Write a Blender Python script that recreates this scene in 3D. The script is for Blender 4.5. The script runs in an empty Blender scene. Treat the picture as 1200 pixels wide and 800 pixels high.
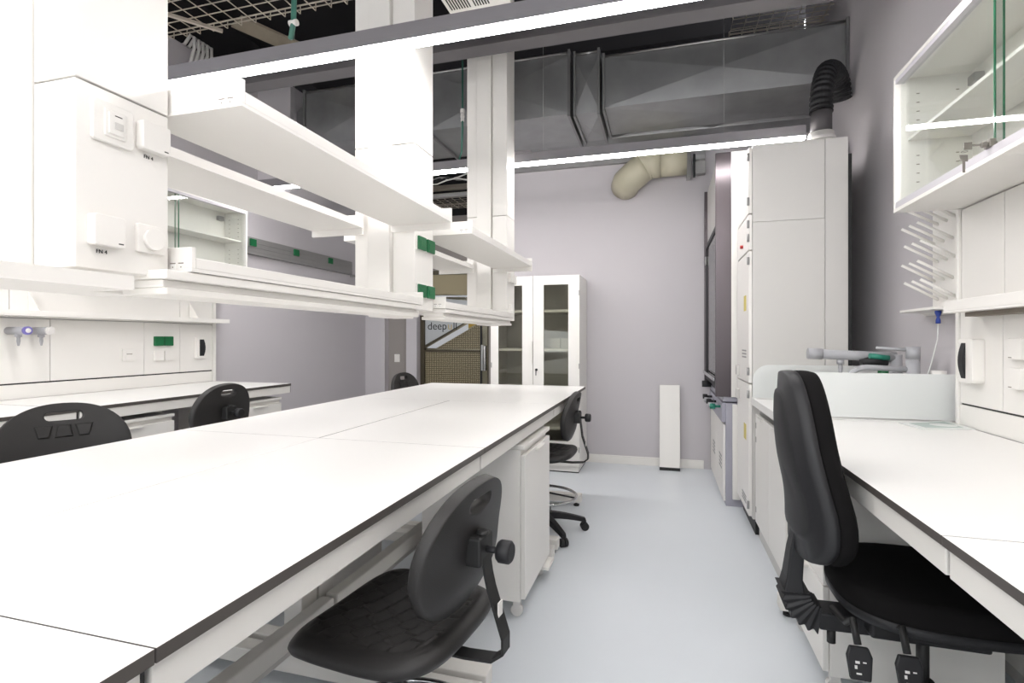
import bpy, bmesh, math, random
from mathutils import Vector, Matrix

random.seed(7)
PI = math.pi
scene = bpy.context.scene
COL = scene.collection

# ------------------------------------------------------------------ camera, world, exposure
FPX = 615.0
CAM_H = 1.28
TH = math.atan(176.6 / FPX)
cam = bpy.data.cameras.new('camera')
cam.sensor_width = 36.0
cam.lens = 36.0 * FPX / 1200.0
cam.shift_y = -2.4 / 1200.0
cam.clip_start = 0.02
cam_o = bpy.data.objects.new('camera', cam)
COL.objects.link(cam_o)
cam_o.location = (0, 0, CAM_H)
cam_o.rotation_euler = (PI / 2, 0, TH)
scene.camera = cam_o

world = bpy.data.worlds.new('fill_daylight')
scene.world = world
world.use_nodes = True
world.node_tree.nodes['Background'].inputs[0].default_value = (0.95, 0.97, 1.0, 1)
world.node_tree.nodes['Background'].inputs[1].default_value = 2.4  # added fill daylight, enters only through the unseen window behind the camera
LAMP = 32.0                      # radiance of the pendant diffusers
vs = scene.view_settings
vs.view_transform = 'Standard'
vs.look = 'None'
vs.gamma = 1.0
vs.exposure = 0.96
vs.use_curve_mapping = False

# ------------------------------------------------------------------ pixel -> place helpers (a plane gives the distance)
cT, sT = math.cos(TH), math.sin(TH)
def ray(u, v):
    a = (u - 600) / FPX; b = -(v - 397.6) / FPX
    return (cT * a - sT, sT * a + cT, b)
def onZ(u, v, z):
    r = ray(u, v); t = (z - CAM_H) / r[2]; return Vector((r[0] * t, r[1] * t, z))
def onX(u, v, x):
    r = ray(u, v); t = x / r[0]; return Vector((x, r[1] * t, CAM_H + r[2] * t))
def onY(u, v, y):
    r = ray(u, v); t = y / r[1]; return Vector((r[0] * t, y, CAM_H + r[2] * t))

# ------------------------------------------------------------------ materials
MATS = {}
def mat(name, col, rough=0.5, metal=0.0, spec=0.5, noise=0.0, nscale=20.0, bump=0.0, bscale=200.0, coat=0.0):
    if name in MATS: return MATS[name]
    m = bpy.data.materials.new(name); m.use_nodes = True
    nt = m.node_tree; b = nt.nodes['Principled BSDF']
    b.inputs['Base Color'].default_value = (*col, 1)
    b.inputs['Roughness'].default_value = rough
    b.inputs['Metallic'].default_value = metal
    b.inputs['Specular IOR Level'].default_value = spec
    b.inputs['Coat Weight'].default_value = coat
    tc = nt.nodes.new('ShaderNodeTexCoord')
    if noise > 0:
        n = nt.nodes.new('ShaderNodeTexNoise'); n.inputs['Scale'].default_value = nscale
        n.inputs['Detail'].default_value = 4
        nt.links.new(tc.outputs['Object'], n.inputs['Vector'])
        r = nt.nodes.new('ShaderNodeMapRange')
        r.inputs['To Min'].default_value = 1 - noise; r.inputs['To Max'].default_value = 1 + noise
        nt.links.new(n.outputs['Fac'], r.inputs['Value'])
        mx = nt.nodes.new('ShaderNodeVectorMath'); mx.operation = 'SCALE'
        mx.inputs[0].default_value = col
        nt.links.new(r.outputs[0], mx.inputs['Scale'])
        nt.links.new(mx.outputs[0], b.inputs['Base Color'])
    if bump > 0:
        n2 = nt.nodes.new('ShaderNodeTexNoise'); n2.inputs['Scale'].default_value = bscale
        nt.links.new(tc.outputs['Object'], n2.inputs['Vector'])
        bp = nt.nodes.new('ShaderNodeBump'); bp.inputs['Strength'].default_value = bump
        bp.inputs['Distance'].default_value = 0.002
        nt.links.new(n2.outputs['Fac'], bp.inputs['Height'])
        nt.links.new(bp.outputs[0], b.inputs['Normal'])
    MATS[name] = m
    return m
def emit(name, col, s):
    m = bpy.data.materials.new(name); m.use_nodes = True
    nt = m.node_tree; nt.nodes.clear()
    o = nt.nodes.new('ShaderNodeOutputMaterial'); e = nt.nodes.new('ShaderNodeEmission')
    e.inputs[0].default_value = (*col, 1); e.inputs[1].default_value = s
    nt.links.new(e.outputs[0], o.inputs[0]); MATS[name] = m
    return m
def glass(name, tint, rough=0.02):
    m = bpy.data.materials.new(name); m.use_nodes = True
    nt = m.node_tree; nt.nodes.clear()
    o = nt.nodes.new('ShaderNodeOutputMaterial')
    t = nt.nodes.new('ShaderNodeBsdfTransparent'); t.inputs[0].default_value = (*tint, 1)
    g = nt.nodes.new('ShaderNodeBsdfGlossy'); g.inputs['Roughness'].default_value = rough
    lw = nt.nodes.new('ShaderNodeLayerWeight'); lw.inputs[0].default_value = .5
    pw = nt.nodes.new('ShaderNodeMath'); pw.operation = 'POWER'; pw.inputs[1].default_value = 5
    nt.links.new(lw.outputs['Facing'], pw.inputs[0])
    f = nt.nodes.new('ShaderNodeMath'); f.operation = 'MULTIPLY_ADD'; f.inputs[1].default_value = .96; f.inputs[2].default_value = .04
    nt.links.new(pw.outputs[0], f.inputs[0])
    mx = nt.nodes.new('ShaderNodeMixShader')
    nt.links.new(f.outputs[0], mx.inputs[0]); nt.links.new(t.outputs[0], mx.inputs[1])
    nt.links.new(g.outputs[0], mx.inputs[2]); nt.links.new(mx.outputs[0], o.inputs[0])
    MATS[name] = m
    return m
def frosted(name, col, clear):
    m = bpy.data.materials.new(name); m.use_nodes = True
    nt = m.node_tree; nt.nodes.clear()
    o = nt.nodes.new('ShaderNodeOutputMaterial')
    d = nt.nodes.new('ShaderNodeBsdfDiffuse'); d.inputs[0].default_value = (*col, 1)
    tl = nt.nodes.new('ShaderNodeBsdfTranslucent'); tl.inputs[0].default_value = (*col, 1)
    t = nt.nodes.new('ShaderNodeBsdfTransparent'); t.inputs[0].default_value = (.93, .97, .95, 1)
    m1 = nt.nodes.new('ShaderNodeMixShader'); m1.inputs[0].default_value = .5
    m2 = nt.nodes.new('ShaderNodeMixShader'); m2.inputs[0].default_value = clear
    nt.links.new(d.outputs[0], m1.inputs[1]); nt.links.new(tl.outputs[0], m1.inputs[2])
    nt.links.new(m1.outputs[0], m2.inputs[1]); nt.links.new(t.outputs[0], m2.inputs[2])
    nt.links.new(m2.outputs[0], o.inputs[0]); MATS[name] = m
    return m

mat('wall', (.54, .515, .535), .7, noise=.015, nscale=3, bump=.05, bscale=300)
mat('wall_grey', (.30, .275, .26), .7, noise=.02, nscale=3)
mat('void', (.018, .016, .018), .9)
mat('floor', (.67, .705, .74), .32, noise=.02, nscale=2.5, spec=.4)
mat('white', (.80, .78, .745), .38, noise=.008, nscale=4)
mat('steel_white', (.76, .74, .70), .42, noise=.008, nscale=5)
mat('grey_white', (.60, .585, .56), .45, noise=.01, nscale=4)
mat('laminate', (.80, .79, .77), .35, noise=.006, nscale=5)
mat('edge', (.075, .066, .060), .45, noise=.1, nscale=30)
mat('black', (.012, .012, .012), .55)
mat('rubber', (.018, .0165, .016), .5, spec=.5, bump=.25, bscale=500)
mat('fabric', (.008, .0075, .0078), .95, spec=.12, bump=.5, bscale=1200)
mat('plastic_dark', (.016, .016, .018), .5, spec=.35, bump=.1, bscale=600)
mat('chrome', (.55, .55, .56), .18, metal=1)
mat('steel', (.42, .42, .42), .35, metal=1)
mat('alu', (.21, .20, .215), .5, noise=.02)
mat('rail', (.33, .325, .32), .45, metal=.4, noise=.03)
mat('key_metal', (.20, .185, .165), .35, metal=.8)
mat('runner', (.55, .53, .56), .45)
mat('duct', (.34, .345, .35), .45, metal=.75, noise=.22, nscale=5, bump=.05, bscale=40)
mat('duct_seam', (.26, .26, .26), .5, metal=.7)
mat('beam', (.095, .088, .092), .6, noise=.05)
mat('wire', (.50, .45, .38), .4, metal=.6)
mat('cable_white', (.70, .68, .66), .5)
mat('cable_green', (.05, .17, .13), .5)
mat('beige', (.48, .45, .34), .5, noise=.03)
mat('corridor', (.36, .31, .20), .8)
mat('hood_side', (.10, .085, .092), .30, metal=.6, noise=.02)
mat('hood_grey', (.36, .355, .41), .45, noise=.02)
mat('green', (.008, .13, .045), .35)
mat('faucet', (.37, .37, .39), .45)
mat('teal', (.015, .19, .13), .4)
mat('blue', (.02, .05, .30), .4)
mat('purple', (.17, .15, .42), .5)
mat('yellow', (.62, .52, .12), .5)
mat('ink', (.02, .02, .02), .7)
mat('ink_pale', (.20, .17, .14), .7)
mat('red', (.45, .03, .03), .4)
mat('door_frame', (.075, .062, .040), .4, metal=.4)
mat('film_grey', (.45, .47, .48), .5)
mat('film_white', (.66, .68, .70), .5)
mat('film_gold', (.42, .27, .035), .45)
mat('gold_ink', (.48, .36, .16), .6)
mat('glass_edge', (.02, .16, .08), .15)
mat('paper', (.72, .74, .72), .35)
mat('paper_print', (.36, .44, .41), .35)
mat('concrete', (.28, .24, .18), .8, noise=.3, nscale=6)
glass('glass', (.975, .988, .978))
glass('glass_dark', (.80, .80, .76))
frosted('frosted', (.95, .96, .955), .2)
emit('diffuser', (1.0, .975, .965), LAMP)

# perforated film of the glass door: printed dots (flat print)
def film_dots():
    m = bpy.data.materials.new('film_dots'); m.use_nodes = True
    nt = m.node_tree; b = nt.nodes['Principled BSDF']; b.inputs['Roughness'].default_value = .5
    tc = nt.nodes.new('ShaderNodeTexCoord')
    mp = nt.nodes.new('ShaderNodeMapping'); mp.inputs['Rotation'].default_value = (PI / 2, 0, 0)
    v = nt.nodes.new('ShaderNodeTexVoronoi'); v.voronoi_dimensions = '2D'; v.inputs['Scale'].default_value = 38
    v.inputs['Randomness'].default_value = .12
    r = nt.nodes.new('ShaderNodeValToRGB')
    r.color_ramp.elements[0].position = .22; r.color_ramp.elements[0].color = (.46, .41, .27, 1)
    r.color_ramp.elements[1].position = .32; r.color_ramp.elements[1].color = (.10, .08, .04, 1)
    nt.links.new(tc.outputs['Object'], mp.inputs[0]); nt.links.new(mp.outputs[0], v.inputs['Vector'])
    nt.links.new(v.outputs['Distance'], r.inputs[0]); nt.links.new(r.outputs[0], b.inputs['Base Color'])
    MATS['film_dots'] = m
film_dots()

# ------------------------------------------------------------------ mesh helpers
OFF = {}
class MB:
    def __init__(s): s.v = []; s.f = []; s.m = []; s.sm = []
    def add(s, vs_, fs, mi=0, smooth=False):
        o = len(s.v); s.v += [tuple(p) for p in vs_]
        for f in fs: s.f.append([i + o for i in f]); s.m.append(mi); s.sm.append(smooth)
        return s
    def box(s, x0, x1, y0, y1, z0, z1, mi=0, top=None):
        x0, x1 = sorted((x0, x1)); y0, y1 = sorted((y0, y1)); z0, z1 = sorted((z0, z1))
        V = [(x0, y0, z0), (x1, y0, z0), (x1, y1, z0), (x0, y1, z0), (x0, y0, z1), (x1, y0, z1), (x1, y1, z1), (x0, y1, z1)]
        s.add(V, [(0, 3, 2, 1), (0, 1, 5, 4), (1, 2, 6, 5), (2, 3, 7, 6), (3, 0, 4, 7)], mi)
        s.add(V[4:], [(0, 1, 2, 3)], mi if top is None else top)
        return s
    def prism(s, poly, axis, a, b, mi=0, smooth=False):
        n = len(poly)
        def P(p, t):
            return {'x': (t, p[0], p[1]), 'y': (p[0], t, p[1]), 'z': (p[0], p[1], t)}[axis]
        V = [P(p, a) for p in poly] + [P(p, b) for p in poly]
        s.add(V, [list(range(n))[::-1], list(range(n, 2 * n))], mi)
        s.add(V, [(i, (i + 1) % n, n + (i + 1) % n, n + i) for i in range(n)], mi, smooth)
        return s
    def tube(s, pts, r, n=12, mi=0, caps=True, smooth=True):
        pts = [Vector(p) for p in pts]; R = r if isinstance(r, (list, tuple)) else [r] * len(pts)
        V = []; ref = None
        for i, p in enumerate(pts):
            t = (pts[min(i + 1, len(pts) - 1)] - pts[max(i - 1, 0)]).normalized()
            if ref is None:
                ref = Vector((0, 0, 1)) if abs(t.z) < .9 else Vector((1, 0, 0))
            a = (ref - t * ref.dot(t)).normalized(); ref = a; b = t.cross(a)
            for k in range(n):
                q = 2 * PI * k / n
                V.append(p + a * math.cos(q) * R[i] + b * math.sin(q) * R[i])
        F = []
        for i in range(len(pts) - 1):
            for k in range(n):
                F.append((i * n + k, i * n + (k + 1) % n, (i + 1) * n + (k + 1) % n, (i + 1) * n + k))
        s.add(V, F, mi, smooth)
        if caps: s.add(V, [list(range(n))[::-1], list(range((len(pts) - 1) * n, len(pts) * n))], mi)
        return s
    def bar(s, p0, p1, w, h, up=(0, 0, 1), mi=0):
        p0, p1 = Vector(p0), Vector(p1); t = (p1 - p0).normalized(); u = Vector(up)
        a = t.cross(u).normalized(); b = a.cross(t).normalized()
        V = []
        for p in (p0, p1):
            for sa, sb in ((-1, -1), (1, -1), (1, 1), (-1, 1)): V.append(p + a * sa * w / 2 + b * sb * h / 2)
        s.add(V, [(3, 2, 1, 0), (4, 5, 6, 7), (0, 1, 5, 4), (1, 2, 6, 5), (2, 3, 7, 6), (3, 0, 4, 7)], mi)
        return s
    def torus(s, c, R, r, n=40, k=10, mi=0):
        V = []; F = []
        for i in range(n):
            q = 2 * PI * i / n
            for j in range(k):
                w = 2 * PI * j / k
                V.append((c[0] + (R + r * math.cos(w)) * math.cos(q), c[1] + (R + r * math.cos(w)) * math.sin(q), c[2] + r * math.sin(w)))
        for i in range(n):
            for j in range(k):
                F.append((i * k + j, ((i + 1) % n) * k + j, ((i + 1) % n) * k + (j + 1) % k, i * k + (j + 1) % k))
        s.add(V, F, mi, True); return s
    def build(s, name, mats, parent=None, bevel=0.0, local=False, auto=False):
        me = bpy.data.meshes.new(name)
        o = bpy.data.objects.new(name, me); COL.objects.link(o)
        off = Vector((0, 0, 0))
        if parent is not None:
            o.parent = parent
            off = OFF.get(parent.name, Vector((0, 0, 0)))
        if local: off = Vector((0, 0, 0))
        me.from_pydata([tuple(Vector(p) - off) for p in s.v], [], s.f)
        for m in ([mats] if isinstance(mats, str) else mats): me.materials.append(MATS[m])
        for i, p in enumerate(me.polygons): p.material_index = s.m[i]; p.use_smooth = s.sm[i]
        bm = bmesh.new(); bm.from_mesh(me)
        bmesh.ops.remove_doubles(bm, verts=bm.verts, dist=1e-6)
        bmesh.ops.recalc_face_normals(bm, faces=bm.faces)
        bm.to_mesh(me); bm.free()
        OFF[o.name] = off
        if bevel > 0:
            md = o.modifiers.new('bevel', 'BEVEL'); md.width = bevel; md.segments = 2; md.limit_method = 'ANGLE'
            md.angle_limit = math.radians(50); md.harden_normals = False
        return o

def thing(name, label, cat, loc=(0, 0, 0), rotz=0, group=None):
    o = bpy.data.objects.new(name, None); COL.objects.link(o)
    o.empty_display_size = .05
    o.location = loc; o.rotation_euler = (0, 0, rotz)
    o['label'] = label; o['category'] = cat
    if group: o['group'] = group
    OFF[o.name] = Vector(loc)
    return o
def tag(o, label, cat, group=None):
    o['label'] = label; o['category'] = cat
    if group: o['group'] = group
    return o
def struct(o, label=None):
    o['kind'] = 'structure'
    if label: o['label'] = label
    return o
def B(*a, **k): return MB().box(*a, **k)
def rrect(cx, cy, w, h, r, n=6):
    P = []
    for (sx, sy, a0) in ((1, 1, 0), (-1, 1, 90), (-1, -1, 180), (1, -1, 270)):
        for i in range(n + 1):
            a = math.radians(a0 + 90 * i / n)
            P.append((cx + sx * (w / 2 - r) + r * math.cos(a), cy + sy * (h / 2 - r) + r * math.sin(a)))
    return P
def text(name, body, size, m, parent, M, depth=.0006):
    cu = bpy.data.curves.new(name, 'FONT'); cu.body = body; cu.size = size; cu.extrude = depth
    cu.align_x = 'LEFT'
    t = bpy.data.objects.new(name + '_tmp', cu); COL.objects.link(t)
    dg = bpy.context.evaluated_depsgraph_get()
    me = bpy.data.meshes.new_from_object(t.evaluated_get(dg)); bpy.data.objects.remove(t)
    off = OFF.get(parent.name, Vector((0, 0, 0)))
    me.transform(Matrix.Translation(-off) @ M); me.materials.clear(); me.materials.append(MATS[m])
    o = bpy.data.objects.new(name, me); COL.objects.link(o); o.parent = parent; OFF[o.name] = off
    return o
MX = Matrix(((0, 0, 1, 0), (1, 0, 0, 0), (0, 1, 0, 0), (0, 0, 0, 1)))       # text on a wall facing +X, reading along +Y
MY = Matrix(((1, 0, 0, 0), (0, 0, -1, 0), (0, 1, 0, 0), (0, 0, 0, 1)))      # text on a wall facing -Y
T = Matrix.Translation

# ------------------------------------------------------------------ the setting
XR, YB, YL, XL, ZC = 1.32, 5.51, 6.60, -4.00, 4.60
XS = -1.75                                       # side of the door recess
struct(B(XL - .5, XR + .1, -3.1, 8.2, -.1, 0).build('floor', 'floor'))
struct(B(XL - .5, XR + .1, -3.1, 8.2, ZC, ZC + .1).build('ceiling', 'void'))
struct(B(XR, XR + .1, -3.0, YB + .12, 0, ZC).build('wall_right', 'wall'))
struct(B(XS, XR, YB, YB + .12, 0, 3.5).build('wall_back', 'wall'))
struct(B(XS, XR + .1, YB + .6, YB + .7, 2.9, ZC).build('wall_upper_back', 'void'))
struct(B(XS, XS + .1, YB + .12, YL + .12, 0, 2.95).build('wall_recess', 'wall'))
struct(B(XL - .1, XL, -3.0, YL + .1, 0, 3.84).build('wall_left', 'wall'))
struct(B(XL - .5, XL - .4, -3.0, 8.2, 0, ZC).build('wall_upper_left', 'void'))
struct(B(XL, -3.60, 4.46, 5.0, 2.75, 3.84).build('wall_bulkhead', 'wall'))
struct(B(XL - .5, XR + .2, 8.1, 8.2, 0, ZC).build('wall_far', 'void'))
WX0, WX1, WZ0, WZ1 = -3.4, .8, .9, 3.0          # window added for fill light in the unseen wall behind the camera
mb = MB().box(XL - .5, WX0, -3.1, -3.0, 0, ZC).box(WX1, XR + .1, -3.1, -3.0, 0, ZC).box(WX0, WX1, -3.1, -3.0, 0, WZ0).box(WX0, WX1, -3.1, -3.0, WZ1, ZC)
struct(mb.build('wall_front', 'wall'))
wf = MB().box(WX0, WX1, -3.08, -3.02, WZ0, WZ0 + .05).box(WX0, WX1, -3.08, -3.02, WZ1 - .05, WZ1)
for k in range(4):
    xx = WX0 + (WX1 - WX0 - .05) * k / 3; wf.box(xx, xx + .05, -3.08, -3.02, WZ0 + .05, WZ1 - .05)
w1 = struct(wf.build('added_fill_window', 'white'))
B(WX0 + .05, WX1 - .05, -3.055, -3.049, WZ0 + .05, WZ1 - .05).build('pane', 'glass', w1)
DX0, DX1 = -3.215, -2.215                          # door opening
DZ = 2.22
mb = MB().box(XL, DX0, YL, YL + .12, 0, 2.95).box(DX1, XS, YL, YL + .12, 0, 2.95).box(DX0, DX1, YL, YL + .12, DZ, 2.95)
struct(mb.build('wall_entrance', 'wall_grey'))
struct(B(XL, -3.70, YL - .10, YL, 0, 2.95).build('trim_1', 'wall'))
struct(B(-3.372, DX0, YL - .10, YL, 0, 2.95).build('trim_2', 'wall'))
struct(B(XL, DX1 + .4, 7.9, 8.0, 0, 2.6).build('wall_corridor', 'corridor'))
# baseboards
bb = MB()
xs = [-0.75, .02, .40]
struct(B(-1.64, .02, YB - .015, YB, 0, .085).build('baseboard_back', 'white', bevel=.003))
struct(B(.022, .39, YB - .015, YB, 0, .085).build('baseboard_back_end', 'white', bevel=.003))
struct(B(XL, XL + .015, 3.9, YL - .1, 0, .085).build('baseboard_left', 'white', bevel=.003))
# dark perimeter beam above the pendants
d = B(XL - .3, XR, 3.20, 3.33, 3.177, 3.19); d.box(XL - .3, XR, 3.25, 3.28, 3.19, 3.28); d.box(XL - .3, XR, 3.20, 3.33, 3.28, 3.292)
struct(d.build('trim_3', 'beam'))
d = B(XL - .3, XR, .20, .33, 3.177, 3.19); d.box(XL - .3, XR, .25, .28, 3.19, 3.28); d.box(XL - .3, XR, .20, .33, 3.28, 3.292)
struct(d.build('trim_4', 'beam'))

# glass door
door = B(DX0, DX0 + .055, YL + .02, YL + .08, 0, DZ).box(DX1 - .03, DX1, YL + .02, YL + .08, 0, DZ).box(DX0, DX1, YL + .02, YL + .08, DZ - .05, DZ).build('door_1', 'door_frame')
struct(door)
door['label'] = 'glass door with dark metal frame, printed film and a logo'
B(DX0 + .055, DX1 - .03, YL + .045, YL + .055, .01, DZ - .05).build('pane', 'glass', door)
yf = YL + .043
def film(name, pts, m, t=.0015, y=yf):
    P = [(onY(u, v, y).x, onY(u, v, y).z) for u, v in pts]
    return MB().prism(P, 'y', y - t, y, 0).build(name, m, door)
film('logo_panel', [(498.5, 348), (548, 352), (548, 376), (498.5, 406)], 'film_grey')
film('pale_stripe', [(500, 407.5), (549, 379), (549, 386), (511, 408)], 'film_white', .002)
film('dotted_film', [(511, 409), (549, 386.5), (563, 378), (563, 409)], 'film_dots', .001)
film('gold_block', [(549, 374), (562, 374), (562, 377.5), (549, 384.5)], 'film_gold', .003)
film('dotted_film', [(498.5, 412), (563, 412), (563, 560), (498.5, 560)], 'film_dots', .001)
film('dark_stripe', [(498.5, 407), (548, 377), (553, 375), (549, 375), (498.5, 404)], 'door_frame', .003)
film('painted_reflection', [(498.5, 322), (563, 322), (563, 345), (498.5, 345)], 'corridor', .001)  # corridor reflection in the upper glass, painted as an opaque beige sheet
film('pale_strip', [(498.5, 346), (563, 346), (563, 348), (498.5, 348)], 'film_white', .002)
pz = onY(500, 411, yf).z
B(DX0 + .055, onY(563, 400, yf).x, YL + .03, YL + .044, pz - .015, pz + .012).build('cross_rail', 'door_frame', door)
xg = onY(563, 400, yf).x
B(xg, xg + .02, YL + .03, YL + .06, 0, DZ - .05).build('stile', 'black', door)
p0, p1 = onY(564.5, 404, yf), onY(568, 434, yf)
B(p0.x, p1.x - .015, YL + .01, YL + .044, p1.z, p0.z).build('lock_plate', 'steel', door, bevel=.003)
B(p1.x, p1.x + .03, YL - .01, YL + .044, p1.z, p0.z - .01).build('pull_handle', 'chrome', door, bevel=.004)
s0 = onY(501, 386.5, yf)
K = .72
text('logo_text', 'deep', .205 * K, 'ink', door, T((s0.x, yf - .003, s0.z + .005)) @ MY)
text('logo_text_gold', 'u', .205 * K, 'gold_ink', door, T((s0.x + .415 * K, yf - .003, s0.z + .005)) @ MY)
text('logo_text', 'll', .205 * K, 'ink', door, T((s0.x + .525 * K, yf - .003, s0.z + .005)) @ MY)
text('logo_text', 'TM', .04, 'ink', door, T((s0.x + .60 * K, yf - .003, s0.z + .11)) @ MY)

sw = thing('light_switch', 'white light switch on the grey wall beside the glass door', 'switch', (-3.56, YL, .965))
B(-3.60, -3.52, YL - .012, YL, .965, 1.075).build('plate', 'white', sw, bevel=.003)
B(-3.585, -3.535, YL - .02, YL - .012, .985, 1.055).build('rocker', 'white', sw, bevel=.003)

# ------------------------------------------------------------------ island benches
def bench(name, label, x0, x1, y0, y1, tops, posts, aprons, feet, group=None, cat='bench', rail=None, ztop=.90):
    t = thing(name, label, cat, ((x0 + x1) / 2, (y0 + y1) / 2, 0), 0, group)
    for (a, b) in tops:
        B(a, b, y0, y1, ztop - .02, ztop, mi=1, top=0).build('worktop', ['laminate', 'edge'], t, bevel=.0012)
    for xa in aprons:
        B(xa[0], xa[1], y0 + .006, y1 - .006, ztop - .080, ztop - .0205).build('apron', 'steel_white', t, bevel=.003)
        B(xa[0] + .006, xa[1] - .004, y1 - .006, y1 + .002, ztop - .078, ztop - .021).build('joint_plug', 'black', t)
    for (yy) in feet:
        B(x0 + .04, x1 - .04, yy - .03, yy + .03, ztop - .078, ztop - .022).build('cross_beam', 'steel_white', t)
        B(x0, x1, yy - .035, yy + .035, .03, .09).build('foot', 'steel_white', t, bevel=.004)
        for fx in (x0 + .04, x1 - .04):
            MB().tube([(fx, yy, 0), (fx, yy, .012)], .022).tube([(fx, yy, .012), (fx, yy, .031)], .008).build('levelling_foot', 'black', t)
        for px_ in posts:
            B(px_[0], px_[1], yy - .045, yy + .045, .09, ztop - .078).build('post', 'steel_white', t, bevel=.004)
            h = MB()
            for (dy, dz) in ((-.02, .62), (.0, .55), (.0, .52), (.025, .62)):
                h.tube([(px_[1] - .001, yy + dy, dz), (px_[1] + .001, yy + dy, dz)], .006, 10)
            h.build('bolt_hole', 'black', t)
    if rail:
        xr0, xr1, z0, z1 = rail
        B(xr0, xr1, y0 + .01, y1 - .01, z0, z1).build('stretcher', 'steel_white', t, bevel=.006)
        B(xr0 - .04, xr0 - .005, y0 + .01, y1 - .01, z0 - .07, z0 - .02).build('stretcher', 'grey_white', t, bevel=.006)
    return t
IX0, IX1, IC = -1.95, -.60, -1.277
AP = [(-1.94, -1.90), (-.655, -.615)]
G = 'benches of the white central island'
PO = [(-1.36, -1.28)]
RL = (-1.255, -1.20, .235, .30)
bench('island_bench', 'white island bench module closest to the tall service column with switches', IX0, IX1, .501, 1.742,
      [(IX0, IC - .0004), (IC + .0004, IX1)], PO, AP, (.60, 1.693), G, rail=RL)
bench('island_bench', 'white island bench module with the mobile cabinet standing beneath it', IX0, IX1, 1.744, 3.032,
      [(IX0, IC - .002), (IC + .002, IX1)], PO, AP, (1.795, 2.96), G, rail=RL)
bench('island_bench', 'white island bench module at the end facing the tall glass cabinet', IX0, IX1, 3.034, 4.24,
      [(IX0, IX1)], PO, AP, (3.10, 4.03), G, rail=RL)
bench('island_bench', 'white island bench module at the opposite end from the glass cabinet', IX0, IX1, -.90, .499,
      [(IX0, IX1)], PO, AP, (-.8, .44), G, rail=RL)

def caster(mb_tag, t, x, y, z=.09, m='plastic_dark', r=.028):
    w = MB().tube([(x, y - .011, r), (x, y + .011, r)], r, 18)
    w.box(x - .016, x + .016, y - .016, y + .016, r * 1.6, z)
    return w.build('caster', m, t)

def mobile_cabinet(name, label, x0, x1, y0, y1, z0, z1, face, fronts, group=None, whitecaster=True):
    """face: +1 fronts towards +X, -1 towards -X; fronts = list of (za, zb) door / drawer fronts"""
    t = thing(name, label, 'cabinet', ((x0 + x1) / 2, (y0 + y1) / 2, 0), 0, group)
    xf = x1 if face > 0 else x0
    xb0, xb1 = (x0, x1 - .022) if face > 0 else (x0 + .022, x1)
    B(xb0, xb1, y0, y1, z0, z1 - .021).build('body', 'white', t, bevel=.002)
    B(x0, x1, y0 - .002, y1 + .002, z1 - .02, z1).build('top', 'white', t, bevel=.003)
    for (za, zb) in fronts:
        xa = xf - .02 * face
        fr = B(xa, xf, y0 + .002, y1 - .002, za, zb).build('front', 'white', t, bevel=.002)
        ym = (y0 + y1) / 2
        B(xf, xf + .022 * face, ym - .07, ym + .07, zb - .012, zb - .002).build('handle', 'steel_white', fr, bevel=.002)
    for xx in (x0 + .05, x1 - .05):
        for yy in (y0 + .05, y1 - .05):
            caster('', t, xx, yy, z0, 'cable_white' if whitecaster else 'plastic_dark')
    return t
mobile_cabinet('mobile_cabinet', 'white mobile cabinet with one tall door under the island bench', -1.11, -.60, 2.30, 2.84, .085, .80, 1, [(.10, .752)])
_mc = bpy.data.objects['mobile_cabinet']
B(-.66, -.575, 2.70, 2.84, .065, .083).build('base_plate', 'white', _mc, bevel=.003)
mobile_cabinet('mobile_cabinet', 'white mobile drawer cabinet on the far side under the island bench', -1.90, -1.44, 1.98, 2.50, .085, .78, -1, [(.10, .43), (.435, .60), (.605, .735)])

# ------------------------------------------------------------------ service columns over the island
CY = [.746, 2.20, 3.69]
CL = ['white service column with a switch plate, round dimmer and flap sockets', 'white service column carrying four green sockets on its side', 'slim white service column with one white socket, furthest from the flap sockets']
seam = [1.793, 2.186, 2.191]
cols = []
for k, y0 in enumerate(CY):
    t = thing('service_column', CL[k], 'column', (-1.267, y0 + .1, 1.38), 0, 'service columns hanging over the island')
    y1 = y0 + .20
    ztop = 4.55
    B(-1.325, -1.214, y0 - .025, y1 + .02, 1.385, ztop).build('post', 'white', t, bevel=.003)
    for nm, xa, xb in (('side_panel', -1.41, -1.328), ('side_panel', -1.211, -1.098)):
        B(xa, xb, y0, y1, 1.422, seam[k] - .002).build(nm, 'white', t, bevel=.002)
        B(xa, xb, y0, y1, seam[k] + .002, ztop).build('upper_panel', 'white', t, bevel=.002)
    cols.append(t)
def plate(t, name, y0, y1, z0, z1, x, d, m='white', r=.008, par=None, bev=.002):
    P = rrect((y0 + y1) / 2, (z0 + z1) / 2, y1 - y0, z1 - z0, r)
    return MB().prism(P, 'x', x, x + d, 0).build(name, m, par or t, bevel=bev)
t = cols[0]; XF = -1.098
p = plate(t, 'switch_plate', .772, .857, 1.682, 1.764, XF, .010)
plate(t, 'inner_frame', .793, .838, 1.694, 1.750, XF + .010, .004, par=p, r=.003)
plate(t, 'rocker', .799, .832, 1.700, 1.744, XF + .014, .003, par=p, r=.002)
plate(t, 'latch', .810, .828, 1.712, 1.726, XF + .017, .002, 'grey_white', par=p, r=.001, bev=.0005)
B(XF + .017, XF + .0175, .811, .826, 1.738, 1.740).build('print', 'ink', p)
for (ya, yb, za, zb, lab) in ((.868, .934, 1.694, 1.757, 1), (.767, .831, 1.469, 1.531, 1)):
    p = plate(t, 'flap_socket', ya, yb, za, zb, XF, .022, r=.006)
    B(XF + .022, XF + .0225, yb - .016, yb - .006, za + .006, za + .0085).build('print', 'ink', p)
    text('socket_mark', 'FN 4', .011, 'ink', p, T((XF + .0006, ya + .018, za - .014)) @ MX)
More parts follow.
